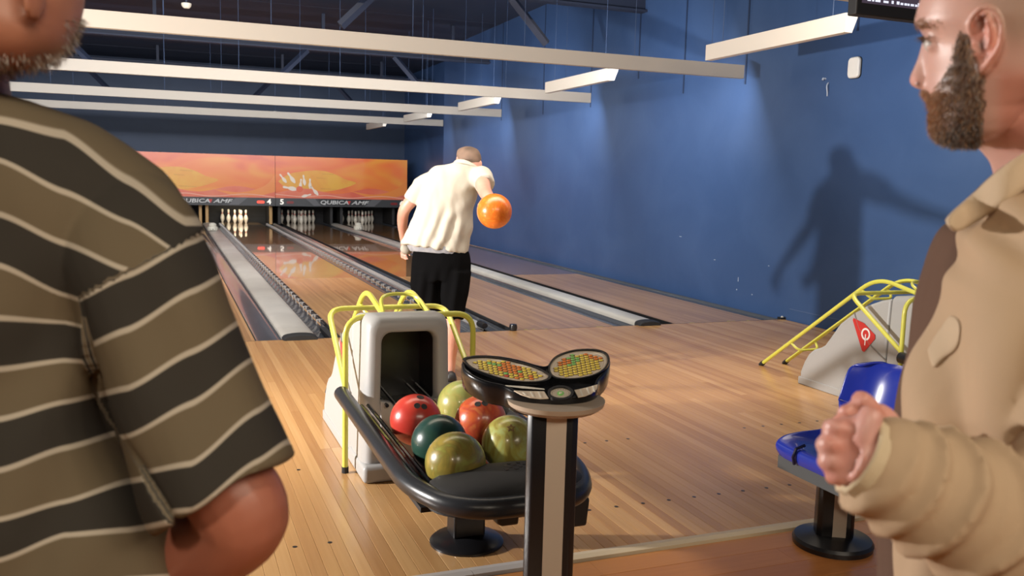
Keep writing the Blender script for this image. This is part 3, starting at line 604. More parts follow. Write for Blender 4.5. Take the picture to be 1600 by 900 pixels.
ball('orange marbled ball with finger holes under the console', (-1.865, -4.36, .43), ORB, (-.15, -.45, 1))
b5 = ball('yellow-green swirled ball with a star print beside the post', (-1.858, -4.68, .428), OLV3)
ball('pale olive ball partly hidden behind the orange ball', (-1.852, -4.06, .425), OLV2)
st = [(.019*(1 if k % 2 == 0 else .42)*math.cos(2*pi*k/10+.3), .019*(1 if k % 2 == 0 else .42)*math.sin(2*pi*k/10+.3)) for k in range(10)]
d = Vector((-.22, -.62, .75)).normalized(); u1 = d.cross(Vector((0, 0, 1))).normalized(); u2 = u1.cross(d)
for sc_, mm in ((1, mat('star_brown', (.22, .09, .05), .4)),):
    m = MB(); m.rings([[tuple((d*.1084+(u1*p[0]+u2*p[1])*s).normalized()*rr) for p in st] for s, rr in ((1, .1083), (1, .1089), (.66, .1089), (.66, .1083))], cap=False)
    o = m.build('star_print', mm); o.location = b5.location; put(o, b5)
# ------------------------------------------------------------------ console
t = thing('scoring_console', 'black scoring console with two oval keypads on a striped post', 'console', (-2.0, -5.42, 0))
PO = at(836, 590, 2.66)
fh = Vector((cF.x, cF.y, 0)).normalized(); tl = math.radians(13)
PN = (Vector((0, 0, 1))*math.cos(tl)-fh*math.sin(tl)).normalized()
def onpl(px, py, h=0):       # point of the keypad plane seen at a pixel, h metres proud of it
    r = (cF+cR*((px-800)/FPX)-cU*((py-450)/FPX)); q = (PO+PN*h-CAM).dot(PN)/r.dot(PN); return CAM+r*q
def onz(px, py, h=0):        # the same point of the plane, then lifted along its normal
    return onpl(px, py)+PN*h
rim = [(721, 566), (727, 558), (745, 554.5), (775, 555.5), (808, 561), (838, 569.5), (852, 571.5), (858, 566.5), (870, 555.5), (892, 548.5), (917, 545.5), (940, 549), (952, 557.5), (953, 569), (947, 581), (937, 592), (933, 602), (921, 612), (900, 619), (870, 622), (835, 619), (806, 612), (786, 603), (762, 598), (738, 588), (724, 577)]
rim = spline(rim+[rim[0]], 4)[:-1]
cen = sum((onz(*p) for p in rim), Vector())/len(rim)
def ringp(s, h): return [cen+(onz(*p)-cen)*s+PN*h for p in rim]
def inset(dist, h):
    P = [onz(*p) for p in rim]; n = len(P); out = []
    for i in range(n):
        tv = (P[(i+1) % n]-P[i-1]).normalized(); nn = tv.cross(PN)
        if nn.dot(cen-P[i]) < 0 and True: pass
        out.append(P[i]+nn*dist*SGN+PN*h)
    return out
P_ = [onz(*p) for p in rim]; ar = sum((P_[i]-cen).cross(P_[(i+1) % len(P_)]-cen).dot(PN) for i in range(len(P_))); SGN = -1 if ar > 0 else 1
MB().rings([inset(.03, -.076), inset(.008, -.073), inset(.002, -.066), inset(-.001, -.03), inset(0, -.006), inset(.003, 0), inset(.008, .001), inset(.011, -.004)]).build('keypad_shell', BLACKG, t, smooth='all')
def panel(poly, nm, mm, h=.0, n=4, lift=.0025):
    sp = spline(poly+[poly[0]], n)[:-1] if n else poly
    return MB().rings([[onz(*p)+PN*h for p in sp], [onz(*p)+PN*(h+lift) for p in sp]]).build(nm, mm, t)
def cr3(L): return [(700+x/5.926, 530+y/5.926) for x, y in L]
KBG = mat('keypad_cream', (.80, .66, .50), .35, coat=.4); KLN = mat('keypad_line', (.88, .82, .70), .35, coat=.4)
ovL = cr3([(160, 205), (205, 185), (350, 178), (500, 195), (640, 225), (800, 272), (905, 325), (930, 360), (890, 390), (780, 405), (600, 395), (420, 350), (230, 275)])
ovR = cr3([(945, 300), (955, 240), (1020, 170), (1160, 122), (1330, 113), (1440, 140), (1477, 200), (1450, 275), (1360, 335), (1220, 370), (1060, 375), (975, 350)])
def shr(P, s, dy=0): cx = sum(p[0] for p in P)/len(P); cy = sum(p[1] for p in P)/len(P); return [(cx+(p[0]-cx)*s, cy+(p[1]-cy)*s+dy) for p in P]
for ov in (ovL, ovR):
    # raised black ring round each oval
    so = spline(ov+[ov[0]], 4)[:-1]
    o_, i_ = shr(so, 1.07), shr(so, 1.0)
    MB().rings([[onz(*p)+PN*h for p in P] for P, h in ((o_, -.004), (o_, .006), (i_, .006), (i_, -.002))], cap=False).build('oval_rim', BLACKG, t, smooth=True)
    panel(shr(ov, 1.0), 'oval_panel', KBG, -.001, 4, .002)
    for s in (.93, .84, .75):
        so2 = spline(shr(ov, s)+[shr(ov, s)[0]], 3)[:-1]; a_, b_ = so2, shr(so2, .978)
        MB().rings([[onz(*p)+PN*h for p in P] for P, h in ((a_, .0009), (a_, .0014), (b_, .0014), (b_, .0009))], cap=False).build('printed_ring', KLN, t)
panel(cr3([(610, 482), (700, 486), (890, 490), (905, 515), (930, 552), (850, 556), (760, 545), (680, 520)]), 'side_panel', KBG, .0, 0)
panel(cr3([(1170, 478), (1280, 455), (1385, 425), (1378, 465), (1330, 505), (1270, 530), (1205, 542)]), 'side_panel', KBG, .0, 0)
for xs_ in ((690, 715, 500, 528), (760, 785, 495, 546), (830, 855, 492, 554), (1215, 1240, 470, 536), (1280, 1300, 458, 522), (1335, 1350, 440, 500)):
    panel(cr3([(xs_[0], xs_[2]), (xs_[0]+14, xs_[2]), (xs_[1]+14, xs_[3]-4), (xs_[1], xs_[3]-4)]), 'printed_line', KLN, .0025, 0, .0006)
panel(cr3([(530, 430), (700, 440), (890, 462), (895, 470), (700, 458), (560, 440)]), 'trim_line', KLN, .0005, 0, .001)
el = lambda cx, cy, a, b, n=24: [(cx+a*math.cos(2*pi*k/n), cy+b*math.sin(2*pi*k/n)) for k in range(n)]
eo, ei = cr3(el(1042, 512, 122, 66)), cr3(el(1042, 512, 97, 50))
MB().rings([[onz(*p)+PN*h for p in P] for P, h in ((eo, -.002), (eo, .007), (ei, .007), (ei, 0))], cap=False).build('dial_rim', BLACKG, t, smooth=True)
panel(cr3(el(1042, 512, 96, 49)), 'dial_panel', mat('dial_cream', (.72, .62, .48), .35), .0005, 0)
for k in range(20):
    a = 2*pi*k/20; panel(cr3([(1042+80*math.cos(a)-3, 512+40*math.sin(a)-2), (1042+80*math.cos(a)+3, 512+40*math.sin(a)-2), (1042+80*math.cos(a)+3, 512+40*math.sin(a)+2), (1042+80*math.cos(a)-3, 512+40*math.sin(a)+2)]), 'dial_mark', BLACKM, .003, 0, .0003)
panel(cr3(el(1042, 514, 31, 18)), 'dial_knob', mat('key_green', (.25, .62, .16), .35), .003, 0, .003)
panel(cr3(el(1042, 514, 13, 7)), 'dial_centre', mat('dial_cream', (.72, .62, .48), .35), .006, 0, .001)
KY, KG, KO, KR = mat('key_yellow', (.88, .68, .10), .35), mat('key_green', (.25, .62, .16), .35), mat('key_orange', (.85, .25, .04), .35), mat('key_red', (.65, .08, .04), .35)
def inside(p, P):
    c = False; n = len(P)
    for i in range(n):
        a, b_ = P[i], P[(i+1) % n]
        if (a[1] > p[1]) != (b_[1] > p[1]) and p[0] < (b_[0]-a[0])*(p[1]-a[1])/(b_[1]-a[1])+a[0]: c = not c
    return c
kme = {}
def key_mesh(mm, sx, sy):
    kk = (mm.name, sx, sy)
    if kk not in kme:
        m = MB(); hx, hy = sx/2, sy/2; c_ = .22
        oct_ = [(hx, hy*(1-2*c_)), (hx*(1-2*c_), hy), (-hx*(1-2*c_), hy), (-hx, hy*(1-2*c_)), (-hx, -hy*(1-2*c_)), (-hx*(1-2*c_), -hy), (hx*(1-2*c_), -hy), (hx, -hy*(1-2*c_))]
        m.rings([[(x*s, y*s, z) for x, y in oct_] for s, z in ((1.14, 0), (1.14, .0007), (.9, .0008))], mi=0)
        m.rings([[(x*s, y*s, z) for x, y in oct_] for s, z in ((.88, .0006), (.86, .0022), (.7, .0026))], mi=1)
        o = m.build('key', [mat('key_outline', (.16, .08, .02), .5), mm]); kme[kk] = o.data; bpy.data.objects.remove(o)
    return kme[kk]
def keys(ov, e0, e1, rows, cols, colr):
    A, B = onz(*e0), onz(*e1); u = (B-A).normalized(); v = PN.cross(u).normalized()
    if v.dot(fh) > 0: v = -v
    L_ = (B-A).length; dx = .0168; dy = .0150
    sv = shr(spline(ov+[ov[0]], 3)[:-1], .80)
    svp = [((onz(*p)-A).dot(u), (onz(*p)-A).dot(v)) for p in sv]
    for r in rows:
        for c in cols:
            x = (c+.5*(r % 2))*dx; y = r*dy
            if not inside((x, y), svp): continue
            mm = colr(c, r)
            if mm is None: continue
            o = bpy.data.objects.new('key', key_mesh(mm, .0138, .0112)); COL.objects.link(o)
            o.matrix_world = Matrix(((u.x, v.x, PN.x, 0), (u.y, v.y, PN.y, 0), (u.z, v.z, PN.z, 0), (0, 0, 0, 1)))
            o.location = A+u*x+v*y+PN*.0016; o.parent = t; o.matrix_parent_inverse = t.matrix_basis.inverted()
def colL(c, r):
    if 6 <= c <= 9 and r <= 1: return KO
    if c >= 10 and r >= 1: return KO if (c+r) % 2 else KY
    if (3 <= c <= 5 and r == -1) or (c in (9, 10) and r == 0) or (c == 3 and r == 4) or (c == 9 and r == 4) or (c in (8, 9, 10) and r == 2 and c != 9): return KG
    if c == 8 and r == 3: return KR
    return KY
keys(ovL, (735, 566), (842, 588), range(-3, 7), range(-1, 17), colL)
def colR(c, r):
    if r <= 0 and c <= 3: return KO
    if (c in (2, 3) and r == 1) or (c in (4, 5) and r <= 0) or (c == 7 and r == 5) or (c == 9 and r == 3): return KG
    if c >= 8 and r <= 1: return KO
    if c == 8 and r == 3: return KR
    return KY
keys(ovR, (868, 573), (942, 556), range(-4, 7), range(-2, 12), colR)
# neck and post
pb = Vector((-2.025, -5.44, 0))
def postsec(hw, hd, ch): return [(hw, hd-ch), (hw-ch, hd), (-hw+ch, hd), (-hw, hd-ch), (-hw, -hd+ch), (-hw+ch, -hd), (hw-ch, -hd), (hw, -hd+ch)]
def post(parent, base, z0, z1, hw, hd, ang, sw=.0, so=0.0):
    ca, sa = math.cos(ang), math.sin(ang)
    F = lambda p, z: (base.x+p[0]*ca-p[1]*sa, base.y+p[0]*sa+p[1]*ca, z)
    MB().rings([[F(p, z) for p in postsec(hw, hd, hw*.22)] for z in (z0, z1)]).build('post', BLACK, parent, smooth=True, bevel=.004)
    MB().rings([[F(p, z) for p in [(so-sw, -hd-.0015), (so+sw, -hd-.0015), (so+sw, -hd+.002), (so-sw, -hd+.002)]] for z in (z0+.004, z1-.003)]).build('cream_stripe', STRIPE, parent)
    MB().rings([[F(p, z) for p in [(so-sw, hd+.0015), (so+sw, hd+.0015), (so+sw, hd-.002), (so-sw, hd-.002)]] for z in (z0+.004, z1-.003)]).build('cream_stripe', STRIPE, parent)
ang = -yaw-.06
post(t, pb, .02, .775, .074, .048, ang, .029, .012)
nk = [at(x, y, 2.66) for x, y in ()]
MB().lathe([(.09, 0), (.125, .008), (.142, .02), (.146, .034)], (pb.x+.018, pb.y+.022, .760), 36).build('neck_collar', mat('neck_tan', (.45, .36, .27), .45), t, smooth=True)
MB().lathe([(.18, 0), (.18, .012), (.165, .022), (.09, .035)], (pb.x, pb.y, 0), 36).build('foot_plate', BLACK, t, smooth=True)
# ------------------------------------------------------------------ bench seat
BLU = mat('seat_blue', (.015, .03, .30), .22, coat=.6); STG = mat('steel_grey', (.06, .065, .068), .4)
t = thing('bench_seat', 'glossy blue moulded plastic seat on a black pedestal', 'seat', (-.58, -5.04, 0))
MB().lathe([(.155, 0), (.158, .02), (.15, .032), (.09, .045), (.07, .05)], (-.58, -5.04, 0), 40).build('foot_plate', BLACK, t, smooth=True)
post(t, Vector((-.58, -5.04, 0)), .045, .345, .072, .05, ang-.1, .026, .012)
MB().rings([[(x, y, z) for x, z in ((-.80, .395), (-.78, .375), (-.66, .335), (-.50, .335), (-.42, .395))] for y in (-5.02, -5.60)]).build('support_beam', STG, t, bevel=.006)
def seat(yc, wd):
    # grid: u across (far to near), v from front lip over the pan up the back
    prof_ = spline([(-.862, .388), (-.872, .415), (-.862, .447), (-.82, .458), (-.74, .452), (-.66, .440), (-.59, .445), (-.540, .475), (-.508, .535), (-.485, .61), (-.465, .69), (-.445, .742), (-.425, .760)], 3)
    nu = 22; n = len(prof_); V = []; 
    for j, (x, z) in enumerate(prof_):
        f = j/(n-1); ws = wd*(1.0 if f < .62 else 1-.10*((f-.62)/.38)**1.5)
        if f > .88: ws *= math.sqrt(max(0.05, 1-((f-.88)/.13)**2*.45))
        for i in range(nu+1):
            u = 2*i/nu-1
            e = abs(u)**2.6
            up = .045*e*sst(.12, .5, f) if f < .7 else .0
            fw = -.085*e*sst(.5, .75, f)
            dip = .018*(1-u*u)*sst(.1, .35, f)*(1-sst(.5, .65, f))
            drop = -.03*abs(u)**4*sst(.85, 1, f)*1.0
            rnd = .018*abs(u)**8*(1-sst(0, .15, f))
            V.append((x+fw+rnd, yc-u*ws/2, z+up-dip+drop))
    Fc = [(j*(nu+1)+i, j*(nu+1)+i+1, (j+1)*(nu+1)+i+1, (j+1)*(nu+1)+i) for j in range(n-1) for i in range(nu)]
    o = MB().add(V, Fc).build('seat_shell', BLU, t, smooth='all'); s = o.modifiers.new('s', 'SOLIDIFY'); s.thickness = .012; s.offset = -1
    q = o.modifiers.new('q', 'SUBSURF'); q.levels = 1; q.render_levels = 2
seat(-5.195, .385)
for y in (-5.13,):
    MB().tube([(-.874, y, .392), (-.882, y, .42), (-.870, y, .452), (-.83, y, .462)], .006, 8).build('lip_groove', mat('groove_dark', (.004, .006, .03), .2), t, smooth=True)
MB().box(-.862, -.852, -5.38, -5.02, .345, .395).build('front_rail', STG, t)
# ------------------------------------------------------------------ television
t = thing('monitor', 'black hanging monitor cropped at the top edge above the right man', 'monitor', (.35, -4.2, 2.3))
a = at(1331, 14, 4.2); b_ = at(1470, 32, 4.25); zb = a.z-.028; 
MB().box(a.x, a.x+.98, a.y-.03, a.y+.03, zb, zb+.58).build('bezel', BLACKM, t, bevel=.006)
MB().box(a.x+.03, a.x+.95, a.y-.033, a.y-.029, zb+.055, zb+.55).build('screen', mat('screen_dim', (.02, .02, .03), .2, emit=(.05, .035, .05), es=1), t)
SW_ = mat('screen_text', (.5, .5, .5), .3, emit=(.75, .8, 1), es=.9)
xx = a.x+.06
while xx < a.x+.9:
    l_ = R_.choice([.012, .02, .03, .016]); h_ = R_.choice([.010, .014, .018])
    MB().box(xx, xx+l_, a.y-.0345, a.y-.0328, zb+.066, zb+.066+h_).build('screen_mark', SW_, t); xx += l_+R_.choice([.004, .008, .02])
MB().tube([(a.x+.5, a.y, zb+.58), (a.x+.5, a.y, ZC-.006)], .02, 8).build('drop_pole', BLACKM, t)
# ------------------------------------------------------------------ people
def topx(p):
    d = Vector(p)-CAM; z = d.dot(cF); return 800+FPX*d.dot(cR)/z, 450-FPX*d.dot(cU)/z, z
def ring(cx, cy, D, hw, hd, slope=0, n=28, pw=2.0):      # one cross-section of a limb or trunk, depth half-width hd metres
    out = []
    for k in range(n):
        a = 2*pi*k/n; ca, sa = math.cos(a), math.sin(a); e = 2/pw
        ox = hw*math.copysign(abs(ca)**e, ca); od = hd*math.copysign(abs(sa)**e, sa)
        out.append(at(cx+ox, cy+slope*ox, D)+cF*od)
    return out
def loft(mb, rows, n=28, sub_=3, pw=2.0):
    mb.rings([ring(*r[:5], r[5] if len(r) > 5 else 0, n, pw) for r in spline([tuple(list(q)+[0]*(6-len(q))) for q in rows], sub_)]); return mb
def limb(mb, pts, n=16, sub_=4):    # pts: (px, py, D, r)
    sp = spline(pts, sub_); mb.tube([at(p[0], p[1], p[2]) for p in sp], [max(.003, p[3]) for p in sp], n); return mb
def wlimb(mb, pts, n=16, sub_=4):   # world points with radius
    sp = spline(pts, sub_); mb.tube([p[:3] for p in sp], [p[3] for p in sp], n); return mb
def push(o, fn):
    me = o.data; buf = []
    ns_ = [v.normal.copy() for v in me.vertices]
    for v, nn in zip(me.vertices, ns_): buf += list(v.co+nn*fn(v.co))
    me.vertices.foreach_set('co', buf); me.update()
def ell(mb, c, ax, n=16):        # ellipsoid, ax = three vectors
    rs = []
    for i in range(1, n):
        a = pi*i/n; rs.append([Vector(c)+ax[2]*math.cos(a)+(ax[0]*math.cos(2*pi*k/18)+ax[1]*math.sin(2*pi*k/18))*math.sin(a) for k in range(18)])
    return mb.rings(rs)
SKIN = attr_mat('skin', .42, sub=.12, bump=.12, bscale=420, bdist=.0006)
CLOTH = attr_mat('cloth', .85, bump=.25, bscale=900, bdist=.0006)
HAIRM = attr_mat('hair', .75)
def strands(name, src, n, ln, drop, colf, parent, accept, wd=.0007, seed=3, lift=.5, sweep=(0, 0, 0)):
    rr = random.Random(seed); me = src.data; cand = [v for v in me.vertices if accept(v.co, v.normal)]
    V = []; F = []; C = []
    if not cand: return None
    sw = Vector(sweep)
    for i in range(n):
        v = rr.choice(cand); p = v.co+Vector((rr.uniform(-1, 1), rr.uniform(-1, 1), rr.uniform(-1, 1)))*.0025
        d = (v.normal*lift+Vector((rr.uniform(-1, 1), rr.uniform(-1, 1), rr.uniform(-1, 1)))*.45+Vector((0, 0, -drop))+sw).normalized()
        l = ln*rr.uniform(.5, 1.2); q = p+d*l*.5; d2 = (d+Vector((rr.uniform(-1, 1), rr.uniform(-1, 1), rr.uniform(-1, 1)))*.35+Vector((0, 0, -drop*.5))).normalized(); e = q+d2*l*.5
        a = d.orthogonal().normalized(); b = d.cross(a); k = len(V)
        for base, w_ in ((p, wd), (q, wd*.8)):
            for j in range(3): V.append(base+a*w_*math.cos(2.094*j)+b*w_*math.sin(2.094*j))
        V.append(e)
        for j in range(3):
            j2 = (j+1) % 3; F.append((k+j, k+j2, k+3+j2, k+3+j)); F.append((k+3+j, k+3+j2, k+6))
        c = colf(v.co, rr); C += [c]*7
    m2 = bpy.data.meshes.new(name); m2.from_pydata([tuple(x) for x in V], [], F); m2.materials.append(HAIRM)
    at_ = m2.color_attributes.new('tint', 'FLOAT_COLOR', 'POINT'); at_.data.foreach_set('color', [x for c in C for x in (*c, 1)])
    o = bpy.data.objects.new(name, m2); COL.objects.link(o); o['kind'] = 'stuff'; put(o, parent); return o
def legs(mb, hipL, hipR, D_, z0, r0, foot):     # trousers down to the ankles in world space
    for h in (hipL, hipR):
        wlimb(mb, [(h.x, h.y, z0, r0), (h.x, h.y+.01, z0*.75, r0*.92), (h.x, h.y+.02, z0*.52, r0*.74), (h.x, h.y, z0*.28, r0*.66), (h.x, h.y, .07, r0*.56)], 18, 4)
def shoe(parent, x, y, fwd, col, sole=(.5, .48, .45)):
    f = Vector(fwd).normalized(); s = Vector((f.y, -f.x, 0)); m = MB(); c = Vector((x, y, 0))
    rows = [(-.09, .030, .05, .05), (-.06, .040, .055, .075), (0, .042, .05, .08), (.07, .046, .035, .055), (.13, .046, .028, .042), (.175, .03, .02, .03)]
    m.rings([[c+f*a+s*w_*math.cos(t_)+Vector((0, 0, .012+max(0, h+h2*math.sin(t_)) if math.sin(t_) > 0 else .012)) for t_ in [2*pi*k/16 for k in range(16)]] for a, w_, h2, h in [(q[0], q[1], q[2], q[3]*.3) for q in rows]])
    o = m.build('shoe', mat('shoe_'+str(col), col, .5), parent, smooth='all')
    m = MB(); m.rings([[c+f*a+s*w_+Vector((0, 0, z)) for a, w_ in ((-.095, -.03), (-.06, -.043), (.07, -.05), (.14, -.048), (.185, -.02), (.185, .02), (.14, .048), (.07, .05), (-.06, .043), (-.095, .03))] for z in (.0, .02)])
    m.build('sole', mat('sole'+str(sole), sole, .6), o, smooth=True)
# ---- the bowler
B = thing('person', 'person in a cream short-sleeved shirt and black shorts, back turned, swinging an orange ball', 'person', (at(700, 590, 6.2).x, at(700, 590, 6.2).y, 0))
gz = lambda px, D, z: Vector((at(px, 560, D).x, at(px, 560, D).y, z))
skb = MB()
loft(skb, [(731, 232, 6.30, 5, .02), (731, 236, 6.30, 14, .065), (732, 243, 6.30, 18, .088), (733, 252, 6.29, 18.5, .095), (735, 260, 6.28, 17, .088), (739, 269, 6.26, 13.5, .06), (742, 276, 6.25, 9, .03)], 24)
limb(skb, [(731, 254, 6.27, .055), (722, 270, 6.24, .058), (712, 282, 6.22, .07)])
loft(skb, [(712, 280, 6.2, 30, .07), (705, 290, 6.2, 38, .09), (698, 320, 6.2, 38, .10), (692, 350, 6.2, 36, .095), (690, 385, 6.2, 38, .105), (690, 405, 6.2, 39, .11), (690, 420, 6.2, 36, .10)], 24)
for s in ((714.5, 250), (751.5, 257)): ell(skb, at(s[0], s[1], 6.26), (cR*.009, cF*.017, cU*.030), 8)
# left arm: shoulder, elbow out, forearm forward and down
limb(skb, [(668, 286, 6.22, .055), (650, 306, 6.24, .05), (633, 326, 6.27, .043), (629, 345, 6.36, .040), (630, 365, 6.47, .032), (631, 378, 6.55, .026), (632, 386, 6.58, .030)])
# left hand: palm and five separate bent fingers
ell(skb, at(632, 388, 6.59), (cR*.024, cF*.034, cU*.042), 8)
for (a, b_, c_, d_, r) in (((627, 391, 6.60), (626.5, 397, 6.61), (627, 401, 6.60), (628.5, 403.5, 6.58), .0078), ((630, 392, 6.59), (630.5, 399, 6.60), (632, 404, 6.585), (634, 406, 6.57), .0082), ((633.5, 392, 6.58), (634.5, 398.5, 6.59), (636, 403, 6.58), (637.5, 405, 6.56), .008), ((637, 391, 6.57), (638.5, 396, 6.57), (640, 399, 6.56), (641, 400.5, 6.55), .007), ((635, 384, 6.55), (639, 388, 6.53), (641, 391, 6.52), (642, 393.5, 6.52), .0088)):
    limb(skb, [(*a, r), (*b_, r*.95), (*c_, r*.9), (*d_, r*.8)], 10, 3)
# right arm swung back towards the camera
limb(skb, [(750, 278, 6.13, .058), (754, 287, 6.0, .053), (757, 298, 5.86, .047), (761, 305, 5.76, .042), (766, 311, 5.64, .033), (769, 315, 5.565, .029)])
ell(skb, at(771, 319, 5.535), (cR*.036, cF*.030, cU*.026), 8)
bc = at(772.5, 330, 5.40)
def onball(u, v, w_, rr=.115): d = (cR*u+cU*v+cF*w_).normalized(); return bc+d*rr
for k_, (u0, v0, u1, v1, r) in enumerate(((-.32, .52, -.50, .10, .0095), (-.06, .45, -.12, -.15, .0098), (.20, .45, .18, -.12, .0095), (.45, .52, .55, .10, .0085))):
    q0, q1, q2, q3 = onball(u0, v0+.2, .95, .128), onball((u0*.6+u1*.4), v0*.5+v1*.5, 1.0, .122), onball(u1, v1, 1.0, .116), onball(u1, v1-.2, .95, .108)
    wlimb(skb, [(*q0, r), (*q1, r), (*q2, r*.95), (*q3, r*.85)], 10, 3)
q0, q1, q2 = onball(-.35, .8, .75, .125), onball(-.75, .62, .55, .118), onball(-.95, .35, .35, .113)
wlimb(skb, [(*q0, .011), (*q1, .0105), (*q2, .0095)], 10, 3)
# legs
hR, kR, aR = at(709, 412, 6.2), at(708, 492, 6.12), gz(704, 6.22, .09)
hL, kL, aL = at(672, 412, 6.2), at(671, 488, 6.2), gz(672, 6.42, .09)
for h, k_, a in ((hR, kR, aR), (hL, kL, aL)):
    cm = k_*.6+a*.4-Vector((cF.x, cF.y, 0))*.015
    wlimb(skb, [(*h, .085), (*(h*.5+k_*.5), .078), (*k_, .055), (*cm, .055), (*(k_*.22+a*.78), .038), (*a, .036), (*(a+Vector((.0, .03, -.045))), .04)], 16, 5)
fw = (.25, 1, 0)
body = organic('body', skb, SKIN, B, .0075, 3)
SK1 = (.66, .38, .29)
def tb(p, nrm):
    x, y, z = topx(p); c = mixc(SK1, (.60, .27, .20), .5+.5*fbm(p, 9))
    return c
tint(body, tb)
hm = MB(); loft(hm, [(731, 229.5, 6.30, 6, .03), (731, 233.5, 6.30, 15.2, .070), (732, 241, 6.295, 18.9, .094), (733, 249, 6.29, 19.3, .098), (733, 256, 6.285, 18.2, .096), (733, 263, 6.28, 13, .08)], 24)
hair = organic('hair', hm, attr_mat('buzz_hair', .8, bump=.6, bscale=700, bdist=.001), B, .006, 2); tint(hair, lambda p, n_: mixc((.12, .08, .06), (.24, .155, .11), .5+.7*fbm(p, 14)))
sh = MB()
loft(sh, [(724, 258, 6.17, 19, .07, .12), (719, 266, 6.19, 36, .10, .2), (712, 276, 6.2, 45, .125, .12), (703, 295, 6.2, 43.5, .135, .1), (697, 320, 6.2, 44.5, .135, .1), (692, 345, 6.2, 46.5, .14, .13), (685, 370, 6.2, 50, .15, .16), (679.5, 386, 6.2, 53.5, .155, .17), (679, 390, 6.2, 53.5, .155, .17)], 36, 4)
limb(sh, [(680, 280, 6.22, .07), (664, 291, 6.235, .083), (650, 305, 6.25, .074), (645, 314, 6.262, .070)], 20)
limb(sh, [(735, 276, 6.17, .06), (750, 277, 6.13, .078), (755, 283, 6.05, .073), (757, 288, 5.99, .069)], 20)
shirt = organic('shirt', sh, attr_mat('shirt_cloth', .85, bump=.15, bscale=700), B, .008, 3)
def shf(p):
    x, y, z = topx(p); t_ = sst(285, 385, y)
    return .0065*math.sin((x*.33+y*.10+3*noise.noise(Vector((x*.02, y*.012, 0)))))*t_*sst(640, 660, x)+.006*noise.noise(Vector((x*.06+y*.03, y*.035, 1)))+.004*math.sin(x*.16-y*.12)*sst(330, 280, y)+.005*noise.noise(Vector((x*.11-y*.03, y*.05, 4)))+.004*math.sin(x*.22+y*.05+4*noise.noise(Vector((x*.03, y*.03, 2))))*sst(300, 350, y)
push(shirt, shf); tint(shirt, lambda p, n_: (.52, .485, .41))
cl = MB(); cl.tube(spline([at(x, y, d_) for x, y, d_ in ((709, 259, 6.20), (714, 254, 6.16), (724, 254, 6.14), (736, 259, 6.14), (747, 267, 6.17), (752, 272, 6.22))], 5), (.010, .022), 10); cl.build('collar', mat('collar_cream', (.52, .485, .41), .85), B, smooth='all')
cl = MB()
for k_ in range(4): ell(cl, at(646.5+2.2*k_, 300+.9*k_, 6.185), (cR*.0035, cF*.003, cU*.0045), 5)
cl.build('sleeve_print', mat('print_dark', (.05, .05, .06), .6), B)
us = MB(); loft(us, [(681, 384, 6.2, 49, .145, .17), (684, 393, 6.2, 47, .14, .16), (686, 397, 6.2, 45, .135, .1)], 30)
o = us.build('undershirt', mat('undershirt_grey', (.36, .36, .38), .85, alt=(.26, .27, .30), ascale=30), B, smooth='all')
us = MB(); ell(us, at(635, 389, 6.30), (cR*.045, cF*.05, cU*.042), 8); us.build('shirt_tail', mat('tail_grey', (.40, .37, .31), .85, alt=(.30, .28, .24), ascale=20), B, smooth='all')
so = MB()
loft(so, [(690, 388, 6.2, 43, .125, .1), (690, 400, 6.2, 45.5, .135, .08), (689, 418, 6.2, 46.5, .14), (688, 440, 6.2, 45, .125)], 30)
loft(so, [(667, 425, 6.2, 24, .12), (667, 450, 6.2, 24.5, .11), (670, 475, 6.2, 21, .095), (672, 497, 6.2, 19, .09)], 24)
loft(so, [(711, 425, 6.19, 25, .12), (710, 450, 6.17, 22.5, .105), (709, 478, 6.14, 17.5, .085), (708, 499, 6.12, 15.5, .08)], 24)
shorts = organic('shorts', so, attr_mat('shorts_cloth', 1.0), B, .009, 3)
push(shorts, lambda p: (lambda x, y: .006*math.sin(x*.35+.05*y)*sst(405, 450, y)+.004*noise.noise(Vector((x*.05, y*.03, 0))))(*topx(p)[:2]))
tint(shorts, lambda p, n_: (.004, .004, .0045)); MATS['shorts_cloth'].node_tree.nodes['Principled BSDF'].inputs['Specular IOR Level'].default_value = .05
shoe(B, aR.x, aR.y, fw, (.02, .02, .022), (.05, .05, .05)); shoe(B, aL.x, aL.y, fw, (.02, .02, .022), (.05, .05, .05))
ball('bright orange swirled ball held at the end of the back swing', bc, ORT, None, group=None)
# ---- the man in the striped shirt, back half turned, at the left edge
Lm = thing('person', 'person at the left edge in a brown striped T-shirt, seen from behind', 'person', (-3.28, -6.5, 0))
sb = MB()
loft(sb, [(-28, -160, 1.03, 40, .05), (-28, -140, 1.03, 90, .075), (-24, -95, 1.03, 134, .098), (-20, -50, 1.03, 141, .10), (-18, 0, 1.02, 135, .097), (-14, 32, 1.01, 122, .088), (-12, 62, 1.0, 108, .075), (-12, 84, .995, 88, .06), (-16, 98, .99, 60, .04)], 28)
limb(sb, [(-70, -20, 1.05, .062), (-72, 60, 1.06, .06), (-72, 140, 1.08, .062), (-60, 220, 1.1, .07)])
ell(sb, at(52, -8, .945), (cR*.006+cF*.010, cF*.018, cU*.030), 10)
ell(sb, at(57, 10, .95), (cR*.008, cF*.008, cU*.010), 8)
loft(sb, [(-45, 235, 1.12, 140, .07), (-35, 320, 1.12, 190, .09), (-20, 450, 1.12, 190, .095), (-10, 620, 1.12, 190, .10), (0, 760, 1.12, 205, .11), (5, 900, 1.12, 240, .12), (5, 1000, 1.12, 240, .12)], 26)
# near arm: upper arm, elbow, forearm forward
limb(sb, [(175, 350, 1.10, .055), (265, 520, 1.07, .058), (335, 720, 1.05, .055), (372, 785, 1.045, .056), (380, 812, 1.05, .053), (352, 842, 1.08, .053), (290, 868, 1.13, .050), (225, 890, 1.21, .043), (170, 905, 1.28, .032), (140, 905, 1.31, .027)])
